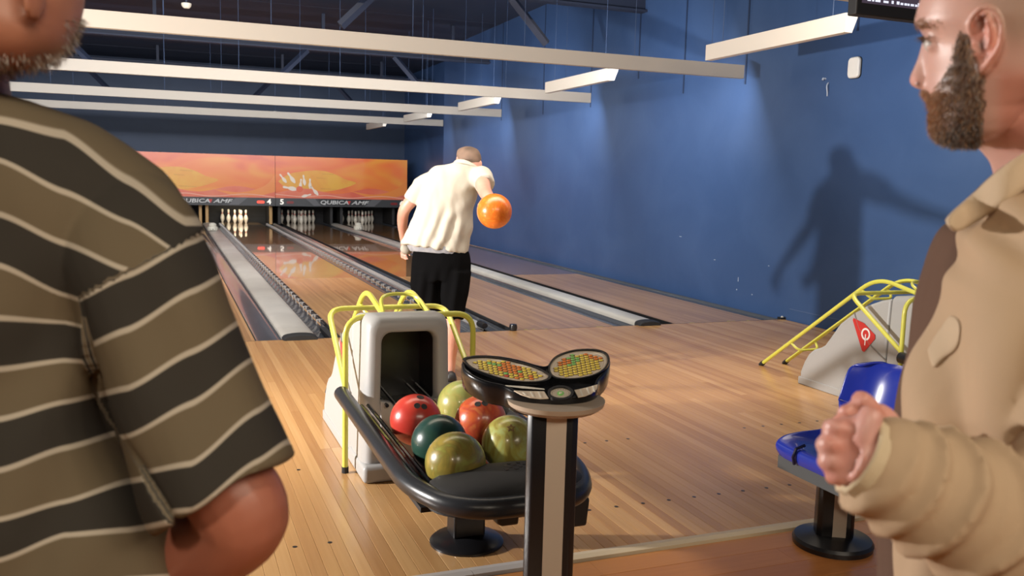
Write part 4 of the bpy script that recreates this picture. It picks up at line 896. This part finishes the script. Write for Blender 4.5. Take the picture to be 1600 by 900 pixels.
# hand resting on the hip, fingers forward
ell(sb, at(105, 905, 1.33), (cR*.045, cF*.02, cU*.034), 8)
for k_ in range(4):
    y_ = 888+k_*13; limb(sb, [(90, y_, 1.335, .009), (60, y_+4, 1.345, .0088), (38, y_+9, 1.34, .0082), (24, y_+16, 1.325, .0072)], 10, 3)
limb(sb, [(112, 892, 1.32, .011), (98, 872, 1.31, .0105), (84, 862, 1.30, .009)], 10, 3)
# far arm hanging
limb(sb, [(-290, 320, 1.15, .06), (-335, 560, 1.15, .052), (-350, 760, 1.13, .045), (-330, 960, 1.10, .032), (-325, 1000, 1.09, .028)])
ell(sb, at(-322, 1030, 1.09), (cR*.022, cF*.035, cU*.045), 8)
for k_ in range(4): limb(sb, [(-328, 1060+(k_ % 2)*4, 1.06+.02*k_, .009), (-326, 1095, 1.06+.02*k_, .0088), (-316, 1120, 1.065+.02*k_, .008)], 10, 3)
limb(sb, [(-310, 1010, 1.06, .011), (-298, 1045, 1.05, .010), (-296, 1070, 1.05, .009)], 10, 3)
# face on the far side
ell(sb, at(60, 15, 1.10), (cR*.012, cF*.025, cU*.03), 8)
bodyL = organic('body', sb, SKIN, Lm, .0055, 3)
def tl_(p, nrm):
    x, y, z = topx(p); c = mixc((.40, .155, .095), (.48, .21, .13), .5+fbm(p, 8))  # skin base darkened and reddened: the shade on him is in the colour
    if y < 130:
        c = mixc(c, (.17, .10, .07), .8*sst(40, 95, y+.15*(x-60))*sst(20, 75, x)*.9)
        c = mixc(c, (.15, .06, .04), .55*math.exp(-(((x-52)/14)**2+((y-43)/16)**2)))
    if y > 700: c = mixc(c, (.42, .12, .075), .5)  # shaded arm, again tinted darker
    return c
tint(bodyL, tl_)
rowsL = [(-75, 150, 1.09, 80, .085), (-62, 166, 1.10, 132, .10), (-50, 184, 1.10, 175, .11), (-42, 205, 1.105, 208, .12), (-36, 235, 1.11, 250, .128), (-30, 275, 1.11, 288, .135), (-26, 330, 1.11, 310, .138), (-22, 400, 1.11, 285, .14), (-20, 480, 1.11, 240, .14), (-15, 620, 1.11, 205, .14), (-5, 720, 1.11, 222, .145), (8, 820, 1.11, 265, .15), (16, 920, 1.11, 300, .155), (18, 1010, 1.11, 310, .16)]
tm = MB(); loft(tm, rowsL, 40, 4)
STR = bpy.data.materials.new('stripe_cloth'); STR.use_nodes = True; nt = STR.node_tree; b = nt.nodes['Principled BSDF']; b.inputs['Roughness'].default_value = .9
a_ = nd(nt, 'ShaderNodeAttribute', attribute_name='stripe'); m_ = nd(nt, 'ShaderNodeMath', operation='MULTIPLY'); nt.links.new(a_.outputs['Fac'], m_.inputs[0]); m_.inputs[1].default_value = .5
f_ = nd(nt, 'ShaderNodeMath', operation='FRACT'); nt.links.new(m_.outputs[0], f_.inputs[0]); r_ = nd(nt, 'ShaderNodeValToRGB'); nt.links.new(f_.outputs[0], r_.inputs[0]); nt.links.new(r_.outputs[0], b.inputs['Base Color'])
OLVC, DRK, WHT = (.150, .115, .068), (.036, .031, .024), (.50, .44, .35)
e = r_.color_ramp.elements; e[0].position = 0; e[0].color = (*WHT, 1); e[1].position = 1; e[1].color = (*WHT, 1)
for p_, c_ in ((.022, WHT), (.034, OLVC), (.466, OLVC), (.478, WHT), (.522, WHT), (.534, DRK), (.966, DRK), (.978, WHT)): x = e.new(p_); x.color = (*c_, 1)
n2 = nd(nt, 'ShaderNodeTexNoise'); n2.inputs['Scale'].default_value = 900; tc = nd(nt, 'ShaderNodeTexCoord'); nt.links.new(tc.outputs['Object'], n2.inputs['Vector'])
bp = nd(nt, 'ShaderNodeBump'); bp.inputs['Strength'].default_value = .2; bp.inputs['Distance'].default_value = .0008; nt.links.new(n2.outputs['Fac'], bp.inputs['Height']); nt.links.new(bp.outputs[0], b.inputs['Normal'])
sp_ = [(165, 300, 1.10, .06), (195, 360, 1.085, .080), (222, 430, 1.07, .088), (250, 510, 1.065, .089), (277, 590, 1.058, .088), (305, 665, 1.05, .087), (335, 735, 1.04, .086), (352, 768, 1.038, .087)]
limb(tm, sp_, 32, 4)
shirtL = organic('shirt', tm, STR, Lm, .0042, 3)
A0, A1 = at(195, 360, 1.085), at(352, 768, 1.038); AX = (A1-A0).normalized(); LX = (cR-AX*cR.dot(AX)).normalized()
ARM = [(440, 118), (500, 128), (560, 134), (620, 150), (700, 197), (800, 262), (860, 300)]
def insl(x, y):          # right of the armhole seam and below the sleeve head
    return y > 465-(x-125)*.53-2 and x > interp(ARM, y) and y < 860
def foldL(p):
    x, y, z = topx(p)
    if insl(x, y): return .006*noise.noise(Vector((x*.012, y*.008, 5)))+.004*math.sin(x*.035-y*.02)-.006*math.exp(-((x-interp(ARM, y))/9)**2)
    return .006*math.sin(y*.018+x*.028+2.5*noise.noise(Vector((x*.006, y*.004, 0))))*sst(350, 600, y)+.009*noise.noise(Vector((x*.008, y*.006, 3)))
def interp(tab, y):
    if y <= tab[0][0]: return tab[0][1]
    for a, b_ in zip(tab, tab[1:]):
        if a[0] <= y <= b_[0]: return a[1]+(b_[1]-a[1])*(y-a[0])/max(1e-6, b_[0]-a[0])
    return tab[-1][1]
push(shirtL, foldL)
TX = (-300, -200, 0, 100, 200, 290)
TL = [(10, 20, 40, 60, 90, 150), (170, 175, 190, 212, 285, 350), (220, 225, 250, 300, 347, 400), (310, 315, 335, 380, 422, 465), (398, 400, 415, 462, 500, 530), (490, 490, 497, 503, 530, 560), (580, 580, 577, 563, 570, 590), (667, 665, 655, 628, 605, 610), (750, 748, 735, 700, 672, 660), (828, 825, 812, 785, 752, 735), (898, 895, 875, 835, 828, 812), (965, 960, 945, 925, 905, 900), (1030, 1030, 1010, 990, 975, 970), (1100,)*6]
SX = (110, 200, 300, 400, 450)
SL = [(385, 355, 310, 260, 235), (472, 430, 378, 325, 300), (552, 515, 455, 400, 375), (628, 607, 550, 490, 462), (700, 682, 630, 558, 528), (765, 742, 725, 643, 608), (830, 805, 797, 722, 690), (910, 885, 870, 800, 770), (1000,)*5]
def lineidx(XS, LS, x, y):
    x = max(XS[0], min(XS[-1]-.01, x)); k_ = max(i for i in range(len(XS)-1) if XS[i] <= x); f = (x-XS[k_])/(XS[k_+1]-XS[k_]); f = f*f*(3-2*f)*.35+f*.65
    ys = [r[k_]*(1-f)+r[k_+1]*f for r in LS]
    if y < ys[0]: return .5
    for i in range(len(ys)-1):
        if y < ys[i+1]: return i+(y-ys[i])/(ys[i+1]-ys[i])
    return len(ys)-1.5
buf = []
for v in shirtL.data.vertices:
    x, y, z = topx(v.co)
    sv_ = lineidx(SX, SL, x, y) if insl(x, y) and z < 1.14 else lineidx(TX, TL, x, y)
    if sv_ < 1: sv_ = max(sv_, .2)
    buf.append(sv_)
a_ = shirtL.data.attributes.new('stripe', 'FLOAT', 'POINT'); a_.data.foreach_set('value', buf)
# trousers and shoes (below the frame)
tr = MB(); c = at(10, 900, 1.11); legs(tr, c+cR*.11, c-cR*.11, 1, c.z-.02, .115, 0)
wlimb(tr, [(*(c+Vector((0, 0, .03))), .16), (*(c-Vector((0, 0, .12))), .15)], 20, 3)
tz = organic('trousers', tr, mat('denim', (.05, .07, .12), .8), Lm, .012, 3)
for s in (.11, -.11): q = c+cR*s; shoe(Lm, q.x, q.y, fh, (.25, .12, .08))
GRY = lambda co, rr: rr.choice([(.45, .40, .35), (.25, .19, .14), (.12, .08, .06), (.50, .46, .42)])
strands('beard', bodyL, 1300, .011, .5, GRY, Lm, lambda p, n_: (lambda x, y, z: (y > 84 and y < 125 and -40 < x < 118) or (28 < y <= 92 and x > 98))(*topx(p)), wd=.0004, lift=.9)
# ---- the bearded man at the right edge
Rm = thing('person', 'person at the right edge in profile, ginger beard, tan overshirt', 'person', (at(1620, 600, 1.1).x, at(1620, 600, 1.1).y, 0))
rb = MB(); DH = 1.06; KP = DH/FPX
xf = spline([(-90, 1560), (-84, 1520), (-66, 1484), (-36, 1455), (0, 1438), (20, 1432), (33, 1428.5), (38, 1429.5), (46, 1436), (54, 1442), (62, 1446), (72, 1447), (84, 1445), (100, 1445), (118, 1446), (136, 1444), (143, 1444), (149, 1449), (155, 1454), (161, 1453), (166, 1455), (170, 1458.5), (175, 1455.5), (182, 1456), (192, 1455.5), (203, 1456.5), (211, 1461), (218, 1470), (224, 1490)], 2)
xb = [(-90, 1600), (-84, 1625), (-66, 1660), (-36, 1682), (0, 1694), (40, 1698), (80, 1692), (120, 1672), (140, 1640), (160, 1610), (180, 1596), (200, 1578), (214, 1556), (224, 1525)]
lw = [(-90, .012), (-84, .038), (-66, .060), (-36, .073), (0, .079), (30, .080), (60, .077), (90, .074), (120, .071), (150, .066), (180, .060), (200, .053), (214, .043), (224, .022)]
HC = at(1540, 90, DH); HR = (HC-CAM).normalized()        # the head is seen square from its left side
def HP(x, y, o=0):
    r = (cF+cR*((x-800)/FPX)-cU*((y-450)/FPX)); return CAM+r*((HC-CAM).dot(HR)/r.dot(HR))+HR*o
HX = (HP(1600, 90)-HP(1500, 90)).normalized(); HU = HX.cross(HR)
HU = HU if HU.z > 0 else -HU
rr_ = []
for y, x in xf:
    b_ = interp(xb, y); wl = interp(lw, y); cx = (x+b_)/2; hw = (b_-x)/2; R = []
    for k_ in range(48):
        a = 2*pi*k_/48; ca, sa = math.cos(a), math.sin(a)
        sx_ = math.copysign(abs(ca)**.92, ca); sy_ = math.copysign(abs(sa)**.86, sa)
        if ca < 0: sy_ *= 1-.20*abs(ca)**2*sst(-20, 120, y)
        R.append(HP(cx+hw*sx_, y, wl*sy_))
    rr_.append(R)
rb.rings(rr_)
ns = [(50, 1443, .0055), (62, 1441.5, .0065), (75, 1438, .0075), (90, 1434, .0090), (105, 1428, .0105), (116, 1423, .0125), (124, 1420.5, .0135), (131, 1422, .0135), (136, 1427, .0125), (139.5, 1435, .009)]
rb.rings([[HP((x+1468)/2+(1468-x)/2*math.cos(2*pi*k_/24), y, w_*math.sin(2*pi*k_/24)) for k_ in range(24)] for y, x, w_ in spline([(float(a), float(b_), c_) for a, b_, c_ in ns], 3)])
for sd in (-1, 1):
    ell(rb, HP(1440, 130, .0115*sd), (HX*.0085, HR*.0055, HU*.006), 8)
    ell(rb, HP(1447, 39, .024*sd), (HX*.0105, HR*.024, HU*.0055), 8)
    ell(rb, HP(1462, 60, .030*sd), (HX*.0125, HR*.015, HU*.0052), 8)
    ell(rb, HP(1464, 75, .030*sd), (HX*.0125, HR*.015, HU*.0045), 8)
    def EP(x, y, o=0): return HP(x, y, sd*(.077+o))
    hx = spline([EP(1521, 60, -.002), EP(1517, 46, .004), EP(1520, 32, .010), EP(1529, 21, .015), EP(1541, 16.5, .018), EP(1553, 21, .020), EP(1561, 33, .020), EP(1564.5, 48, .020), EP(1562, 65, .018), EP(1555, 82, .014), EP(1544, 98, .009), EP(1533, 110, .005), EP(1527, 112, .003)], 4)
    rb.tube(hx, [.0042]*len(hx), 10)
    rb.tube(spline([EP(1540, 26, .008), EP(1544, 40, .010), EP(1547, 56, .010), EP(1544, 74, .008), EP(1534, 88, .004)], 4), .0036, 8)
    rb.tube(spline([EP(1519, 72, .002), EP(1522, 82, .005), EP(1523, 92, .003)], 3), .0045, 8)
    ell(rb, EP(1532, 102, .0), (HX*.0085, HR*.007, HU*.0115), 8)
    ell(rb, EP(1543, 60, -.002), (HX*.0165, HR*.0065, HU*.032), 10)
loft(rb, [(1612, 60, 1.06, 62, .055), (1612, 140, 1.07, 72, .056), (1611, 190, 1.08, 80, .058, .1), (1612, 235, 1.09, 88, .060, .35), (1650, 285, 1.10, 96, .066, .5), (1700, 340, 1.12, 130, .10, .5)], 30)
# torso
loft(rb, [(1660, 330, 1.13, 90, .09, .2), (1640, 380, 1.14, 135, .14), (1625, 480, 1.15, 145, .155), (1610, 620, 1.15, 150, .15), (1595, 800, 1.15, 160, .15), (1590, 960, 1.15, 160, .15), (1590, 1060, 1.15, 150, .14)], 26)
# near arm
limb(rb, [(1690, 400, .98, .06), (1690, 600, .93, .052), (1660, 800, .88, .046), (1600, 830, .86, .044), (1500, 790, .855, .04), (1420, 750, .855, .033), (1360, 722, .855, .027), (1335, 712, .857, .029)])
# near hand: palm, four curled fingers, thumb up
HD = .858
ell(rb, at(1330, 708, HD), (cR*.026, cF*.014, cU*.038), 12)
ell(rb, at(1345, 708, HD), (cR*.028, cF*.018, cU*.034), 10)
for k_, (kx, ky, r, ln) in enumerate(((1304, 668, .0086, 1.0), (1295, 694, .0090, 1.05), (1297, 720, .0086, 1.0), (1308, 744, .0076, .85))):
    limb(rb, [(kx+22, ky+3, HD-.006, r*.8), (kx, ky, HD-.002, r*1.08), (kx-7, ky+1, HD+.014*ln, r), (kx-4, ky+3, HD+.030*ln, r*.96), (kx+12, ky+3, HD+.038*ln, r*.92), (kx+26, ky+2, HD+.032*ln, r*.84)], 12, 4)
limb(rb, [(1352, 712, HD-.008, .014), (1350, 690, HD-.012, .0135), (1354, 670, HD-.013, .0125), (1360, 652, HD-.012, .0122), (1365, 641, HD-.010, .0105)], 12, 4)
# far arm and hand meeting the near one
limb(rb, [(1640, 420, 1.27, .058), (1620, 600, 1.28, .05), (1560, 760, 1.22, .042), (1480, 740, 1.10, .036), (1410, 705, .99, .028), (1388, 692, .965, .028)])
ell(rb, at(1365, 680, .95), (cR*.034, cF*.015, cU*.036), 10)
for k_, (kx, ky, r) in enumerate(((1345, 655, .0088), (1335, 668, .009), (1332, 684, .0088), (1335, 700, .0078))):
    limb(rb, [(kx+14, ky+4, .948, r*1.1), (kx, ky-3, .94, r), (kx-16, ky-12+3*k_, .93, r*.95), (kx-30, ky-10+4*k_, .922, r*.85)], 12, 4)
limb(rb, [(1372, 665, .94, .0125), (1362, 642, .93, .0115), (1350, 628, .925, .0105), (1340, 620, .92, .009)], 12, 4)
bodyR = organic('body', rb, attr_mat('skin_close', .40, sub=.15, bump=.2, bscale=900, bdist=.0004), Rm, .0031, 4, .5)
BP = [(1498, 48), (1514, 56), (1524, 90), (1534, 120), (1537, 160), (1534, 205), (1524, 234), (1490, 230), (1462, 222), (1450, 205), (1449, 182), (1450, 158), (1438, 147), (1440, 138), (1455, 147), (1464, 140), (1470, 128), (1480, 110), (1489, 90), (1493, 66)]
def inpoly(x, y, P=BP):
    q = 9*sst(40, 130, y)*.4+5; return inside((x+q*noise.noise(Vector((x*.12, y*.12, 0))), y+q*noise.noise(Vector((x*.12, y*.12, 9)))), P)
GIN, DKB, MIDB, GRB_ = (.36, .165, .07), (.05, .032, .022), (.15, .09, .055), (.36, .31, .26)
def beardmix(x, y):
    g = max(0, 1-sst(1450, 1500, x+max(0, (y-190))*.9)) if y > 125 else 0
    return mixc(mixc(MIDB, DKB, sst(150, 205, y)*sst(1462, 1490, x)), GIN, g)
def tr_(p, nrm):
    x, y, z = topx(p)
    c = (.60, .345, .29)
    if y < 260 and x > 1400:
        c = mixc(c, (.66, .42, .35), .4+fbm(p, 10)*.6)
        c = mixc(c, (.36, .25, .19), .75*sst(1505, 1560, x-.25*y)*sst(95, 40, y))        # cropped hair
        de = ((x-1541)/32)**2+((y-64)/60)**2
        c = mixc(c, (.68, .27, .20), .85*max(0, 1-de*.9)) if (HC-p).dot(HR) > .045 else c
        c = mixc(c, (.10, .03, .02), math.exp(-(((x-1534)/6)**2+((y-36)/12)**2))*.75*((HC-p).dot(HR) > .05))  # shade of the upper ear hollow painted in
        c = mixc(c, (.05, .02, .015), math.exp(-(((x-1535)/5)**2+((y-70)/12)**2))*.9*((HC-p).dot(HR) > .05))  # shade of the ear opening painted in
        c = mixc(c, (.58, .22, .16), .7*sst(1545, 1575, x)*sst(90, 130, y)*(1-sst(200, 260, y)))
        c = mixc(c, (.02, .006, .005), math.exp(-(((x-1434.5)/3.6)**2+((y-131.5)/3.4)**2))*.97)  # nostril is only a dark tint, shade painted on the skin
        c = mixc(c, (.60, .24, .18), .6*math.exp(-(((x-1426)/9)**2+((y-126)/10)**2)))
        c = mixc(c, (.40, .20, .14), .35*math.exp(-(((x-1446)/14)**2+((y-52)/7)**2)))
        if inpoly(x, y): c = mixc(c, tuple(q*.7 for q in beardmix(x, y)), .75)
        if 163 < y < 178 and x < 1464: c = (.50, .20, .16)
    elif y > 560 and x < 1420:
        c = mixc((.66, .36, .31), (.62, .26, .20), .5+fbm(p, 25))
    return c
tint(bodyR, tr_)
def bcol(co, rr):
    x, y, z = topx(co); c = beardmix(x, y); return mixc(c, GRB_, rr.random()**5*.9) if rr.random() < .8 else mixc(c, (.5, .26, .11), .6)
strands('beard', bodyR, 9000, .0085, .75, bcol, Rm, lambda p, n_: (lambda x, y, z: y > 40 and inpoly(x, y))(*topx(p)), wd=.00038, lift=.55)
strands('eyelashes', bodyR, 60, .010, .1, lambda c_, rr: (.16, .10, .05), Rm, lambda p, n_: (lambda x, y, z: 58 < y < 64 and x < 1457 and (HC-p).dot(HR) > .012)(*topx(p)), wd=.00035, lift=.2, sweep=tuple(-cR*1.6), seed=8)
strands('eyebrow', bodyR, 260, .008, .1, lambda c_, rr: (.30, .17, .09), Rm, lambda p, n_: (lambda x, y, z: 31 < y < 41 and 1432 < x < 1470 and (HC-p).dot(HR) > .010)(*topx(p)), wd=.00035, lift=.3, sweep=tuple(cR*.8), seed=9)
for sd in (-1, 1):
    m = MB(); ell(m, HP(1461, 67.5, .030*sd), (HX*.0112, HR*.0112, HU*.0112), 14); m.build('eyeball', mat('eye_white', (.60, .55, .52), .2), Rm, smooth='all')
    m = MB(); ell(m, HP(1449, 67.5, .030*sd), (HX*.0030, HR*.0050, HU*.0050), 10); m.build('iris', mat('iris_grey', (.12, .14, .13), .15), Rm, smooth='all')
# brown T-shirt
BRN = (.105, .052, .030)
ts = MB()
def fr(xl, xr, y, D_, hd): return ((xl+xr)/2, y, D_, (xr-xl)/2, hd)
loft(ts, [fr(1560, 1760, 320, 1.12, .10), fr(1500, 1780, 345, 1.12, .13), fr(1474, 1790, 380, 1.125, .15), fr(1462, 1790, 440, 1.13, .165), fr(1450, 1790, 500, 1.13, .17), fr(1439, 1785, 560, 1.13, .17), fr(1424, 1780, 620, 1.13, .17), fr(1409, 1775, 690, 1.13, .168), fr(1394, 1775, 800, 1.13, .168), fr(1386, 1780, 900, 1.13, .168), fr(1384, 1780, 1000, 1.13, .165)], 36, 3)
tsh = organic('t_shirt', ts, attr_mat('tshirt_cloth', .85, bump=.25, bscale=900), Rm, .006, 3)
push(tsh, lambda p: (lambda x, y, z: .004*noise.noise(Vector((x*.02, y*.012, 2))))(*topx(p))); tint(tsh, lambda p, n_: BRN)
# tan overshirt: near half, open at the front
TAN = (.50, .36, .23)
jk = MB()
loft(jk, [fr(1640, 1800, 262, 1.03, .07), fr(1585, 1830, 300, 1.03, .10), fr(1545, 1850, 345, 1.03, .125), fr(1518, 1860, 390, 1.03, .135), fr(1494, 1860, 440, 1.03, .14), fr(1474, 1860, 500, 1.03, .145), fr(1458, 1850, 560, 1.03, .15), fr(1443, 1845, 620, 1.03, .15), fr(1428, 1840, 690, 1.03, .15), fr(1416, 1835, 800, 1.03, .15), fr(1410, 1830, 900, 1.03, .15), fr(1408, 1830, 1010, 1.03, .15)], 40, 3, 2.3)
limb(jk, [(1720, 340, .99, .08), (1735, 480, .95, .092), (1735, 620, .92, .09), (1720, 720, .90, .09)], 24)
jac = organic('overshirt', jk, attr_mat('tan_cloth', .85, bump=.2, bscale=800), Rm, .006, 3)
def foldJ(p):
    x, y, z = topx(p)
    f = .014*math.sin(x*.045+1.2*noise.noise(Vector((x*.006, y*.003, 0)))*3)*sst(430, 560, y)*.6
    f += .018*noise.noise(Vector((x*.010, y*.0045, 7)))+.006*math.sin((x-1490)*.05-(y-380)*.06)*sst(480, 380, y)
    f -= .010*math.exp(-(((y-680-(x-1470)*.35)/26)**2))*sst(1440, 1500, x)
    return f
push(jac, foldJ)
tanc = lambda p, n_: mixc(TAN, (.45, .31, .19), .5+fbm(p, 3)*.6)
tint(jac, tanc)
# sleeve with gathered folds and elastic cuff
sl = MB(); spj = spline([(1345, 713, .856, .036), (1362, 722, .856, .048), (1385, 738, .856, .052), (1415, 752, .856, .056), (1450, 768, .856, .060), (1490, 785, .857, .063), (1540, 808, .860, .066), (1600, 830, .868, .072), (1660, 815, .885, .080), (1710, 740, .905, .088), (1730, 660, .915, .09)], 6)
rsj = []; PT = [at(p[0], p[1], p[2]) for p in spj]
for i, p in enumerate(PT):
    tv = (PT[min(i+1, len(PT)-1)]-PT[max(0, i-1)]).normalized(); a = tv.cross(cF).normalized(); b_ = a.cross(tv).normalized(); s_ = i/6
    R = []
    for k_ in range(48):
        th = 2*pi*k_/48; r = spj[i][3]
        ph = s_*2*pi*.72+1.5*math.sin(th+.3)+.9*math.sin(2*th+.8)+1.2*noise.noise(Vector((s_*.6, math.cos(th), math.sin(th))))
        amp = .15*sst(.5, 1.6, s_)*(1-.5*sst(6.5, 9, s_))
        r *= 1+amp*(1.6*(1-abs(math.sin(ph*.5)))**1.6-.55+.3*math.sin(2.1*ph+th)) + (.035*math.sin(th*11)*(1-sst(.2, 1.3, s_)))
        R.append(p+a*(r*math.cos(th)*1.05)+b_*(r*.86*math.sin(th)))
    rsj.append(R)
sl.rings(rsj)
slr = organic('sleeve', sl, MATS['tan_cloth'], Rm, .0045, 7); tint(slr, tanc)
cf = MB(); 
for q in range(3): c0 = at(1343+5*q, 711+4*q, .855); n_ax = (PT[6]-PT[0]).normalized(); a = n_ax.cross(cF).normalized(); b_ = a.cross(n_ax); cf.tube([c0+a*(.0375+.0014*math.sin(11*t_))*math.cos(t_)+b_*.034*math.sin(t_) for t_ in [2*pi*k_/44 for k_ in range(44)]], .0034, 8, closed=True)
cf.build('elastic_cuff', mat('cuff_cream', (.62, .50, .33), .85), Rm, smooth='all')
# collar
def sheet(name, outer, m_, D0, thick, parent, bulge=0):
    f0 = lambda q: at(q[0], q[1], D0+(q[2] if len(q) > 2 else 0)); n = len(outer)
    mb = MB().rings([[f0(q) for q in outer], [f0(q)+cF*thick for q in outer]])
    return mb.build(name, m_, parent, smooth=True, bevel=min(thick*.4, .003), seg=3)
TANM = mat('tan_plain', (.52, .39, .26), .85, bump=.1, bscale=300)
def surf(o, x, y):
    r = (cF+cR*((x-800)/FPX)-cU*((y-450)/FPX)).normalized(); hit, loc, nn, _ = o.ray_cast(CAM, r)
    return (loc, nn) if hit else (at(x, y, .9), -cF)
up_ = spline([(1481, 343), (1492, 330), (1520, 305), (1555, 272), (1600, 240), (1660, 208)], 4)
lo_ = spline([(1484, 350), (1498, 361), (1528, 346), (1560, 326), (1600, 297), (1662, 262)], 4)
def cdep(x, y):
    best = 9
    for o_ in (jac, tsh, bodyR):
        h = o_.ray_cast(CAM, (cF+cR*((x-800)/FPX)-cU*((y-450)/FPX)).normalized())
        if h[0]: best = min(best, topx(h[1])[2])
    return best
grid = []
for (ux, uy), (lx_, ly_) in zip(up_, lo_):
    low = cdep(lx_, ly_); low = low if low < 1.06 else .99
    grid.append([(ux+(lx_-ux)*q, uy+(ly_-uy)*q, low-.006+.010*(1-q)*(1-q)) for q in (0, .25, .5, .75, 1)])
for _ in range(6):
    for i in range(1, len(grid)-1):
        grid[i] = [(p[0], p[1], (grid[i-1][j][2]+2*p[2]+grid[i+1][j][2])/4) for j, p in enumerate(grid[i])]
MB().rings([[at(*p) for p in g]+[at(p[0], p[1], p[2])+cF*.007 for p in g[::-1]] for g in grid]).build('collar', TANM, Rm, smooth='all')
fl = [(1450, 545), (1458, 530), (1470, 512), (1484, 494), (1496, 498), (1500, 512), (1497, 535), (1489, 548), (1476, 557), (1460, 572), (1454, 562)]
flp = spline(fl+[fl[0]], 3)[:-1]; fcx, fcy = 1475, 532
def frng(sc, off): return [(lambda h: h[0]-HR*off)(surf(jac, fcx+(x-fcx)*sc, fcy+(y-fcy)*sc)) for x, y in flp]
dm_ = min(topx(p)[2] for p in frng(1, 0))
def fcl(R): return [p if topx(p)[2] < dm_+.07 else at(*topx(p)[:2], dm_+.03) for p in R]
MB().rings([fcl(frng(1, -.002)), fcl(frng(1.01, .004)), fcl(frng(.93, .006)), fcl(frng(.6, .007)), fcl(frng(.25, .007))]).build('pocket_flap', TANM, Rm, smooth='all')
# trousers and shoes (below the frame)
tr = MB(); c = at(1590, 900, 1.14); legs(tr, c+Vector((cF.x, cF.y, 0))*.1, c-Vector((cF.x, cF.y, 0))*.1, 1, c.z-.03, .11, 0)
wlimb(tr, [(*(c+Vector((0, 0, .03))), .14), (*(c-Vector((0, 0, .12))), .14)], 20, 3)
organic('trousers', tr, mat('chino_dark', (.05, .045, .04), .8), Rm, .012, 3)
for s in (.1, -.1): q = c+Vector((cF.x, cF.y, 0))*s; shoe(Rm, q.x, q.y, tuple(-cR0), (.12, .08, .05))
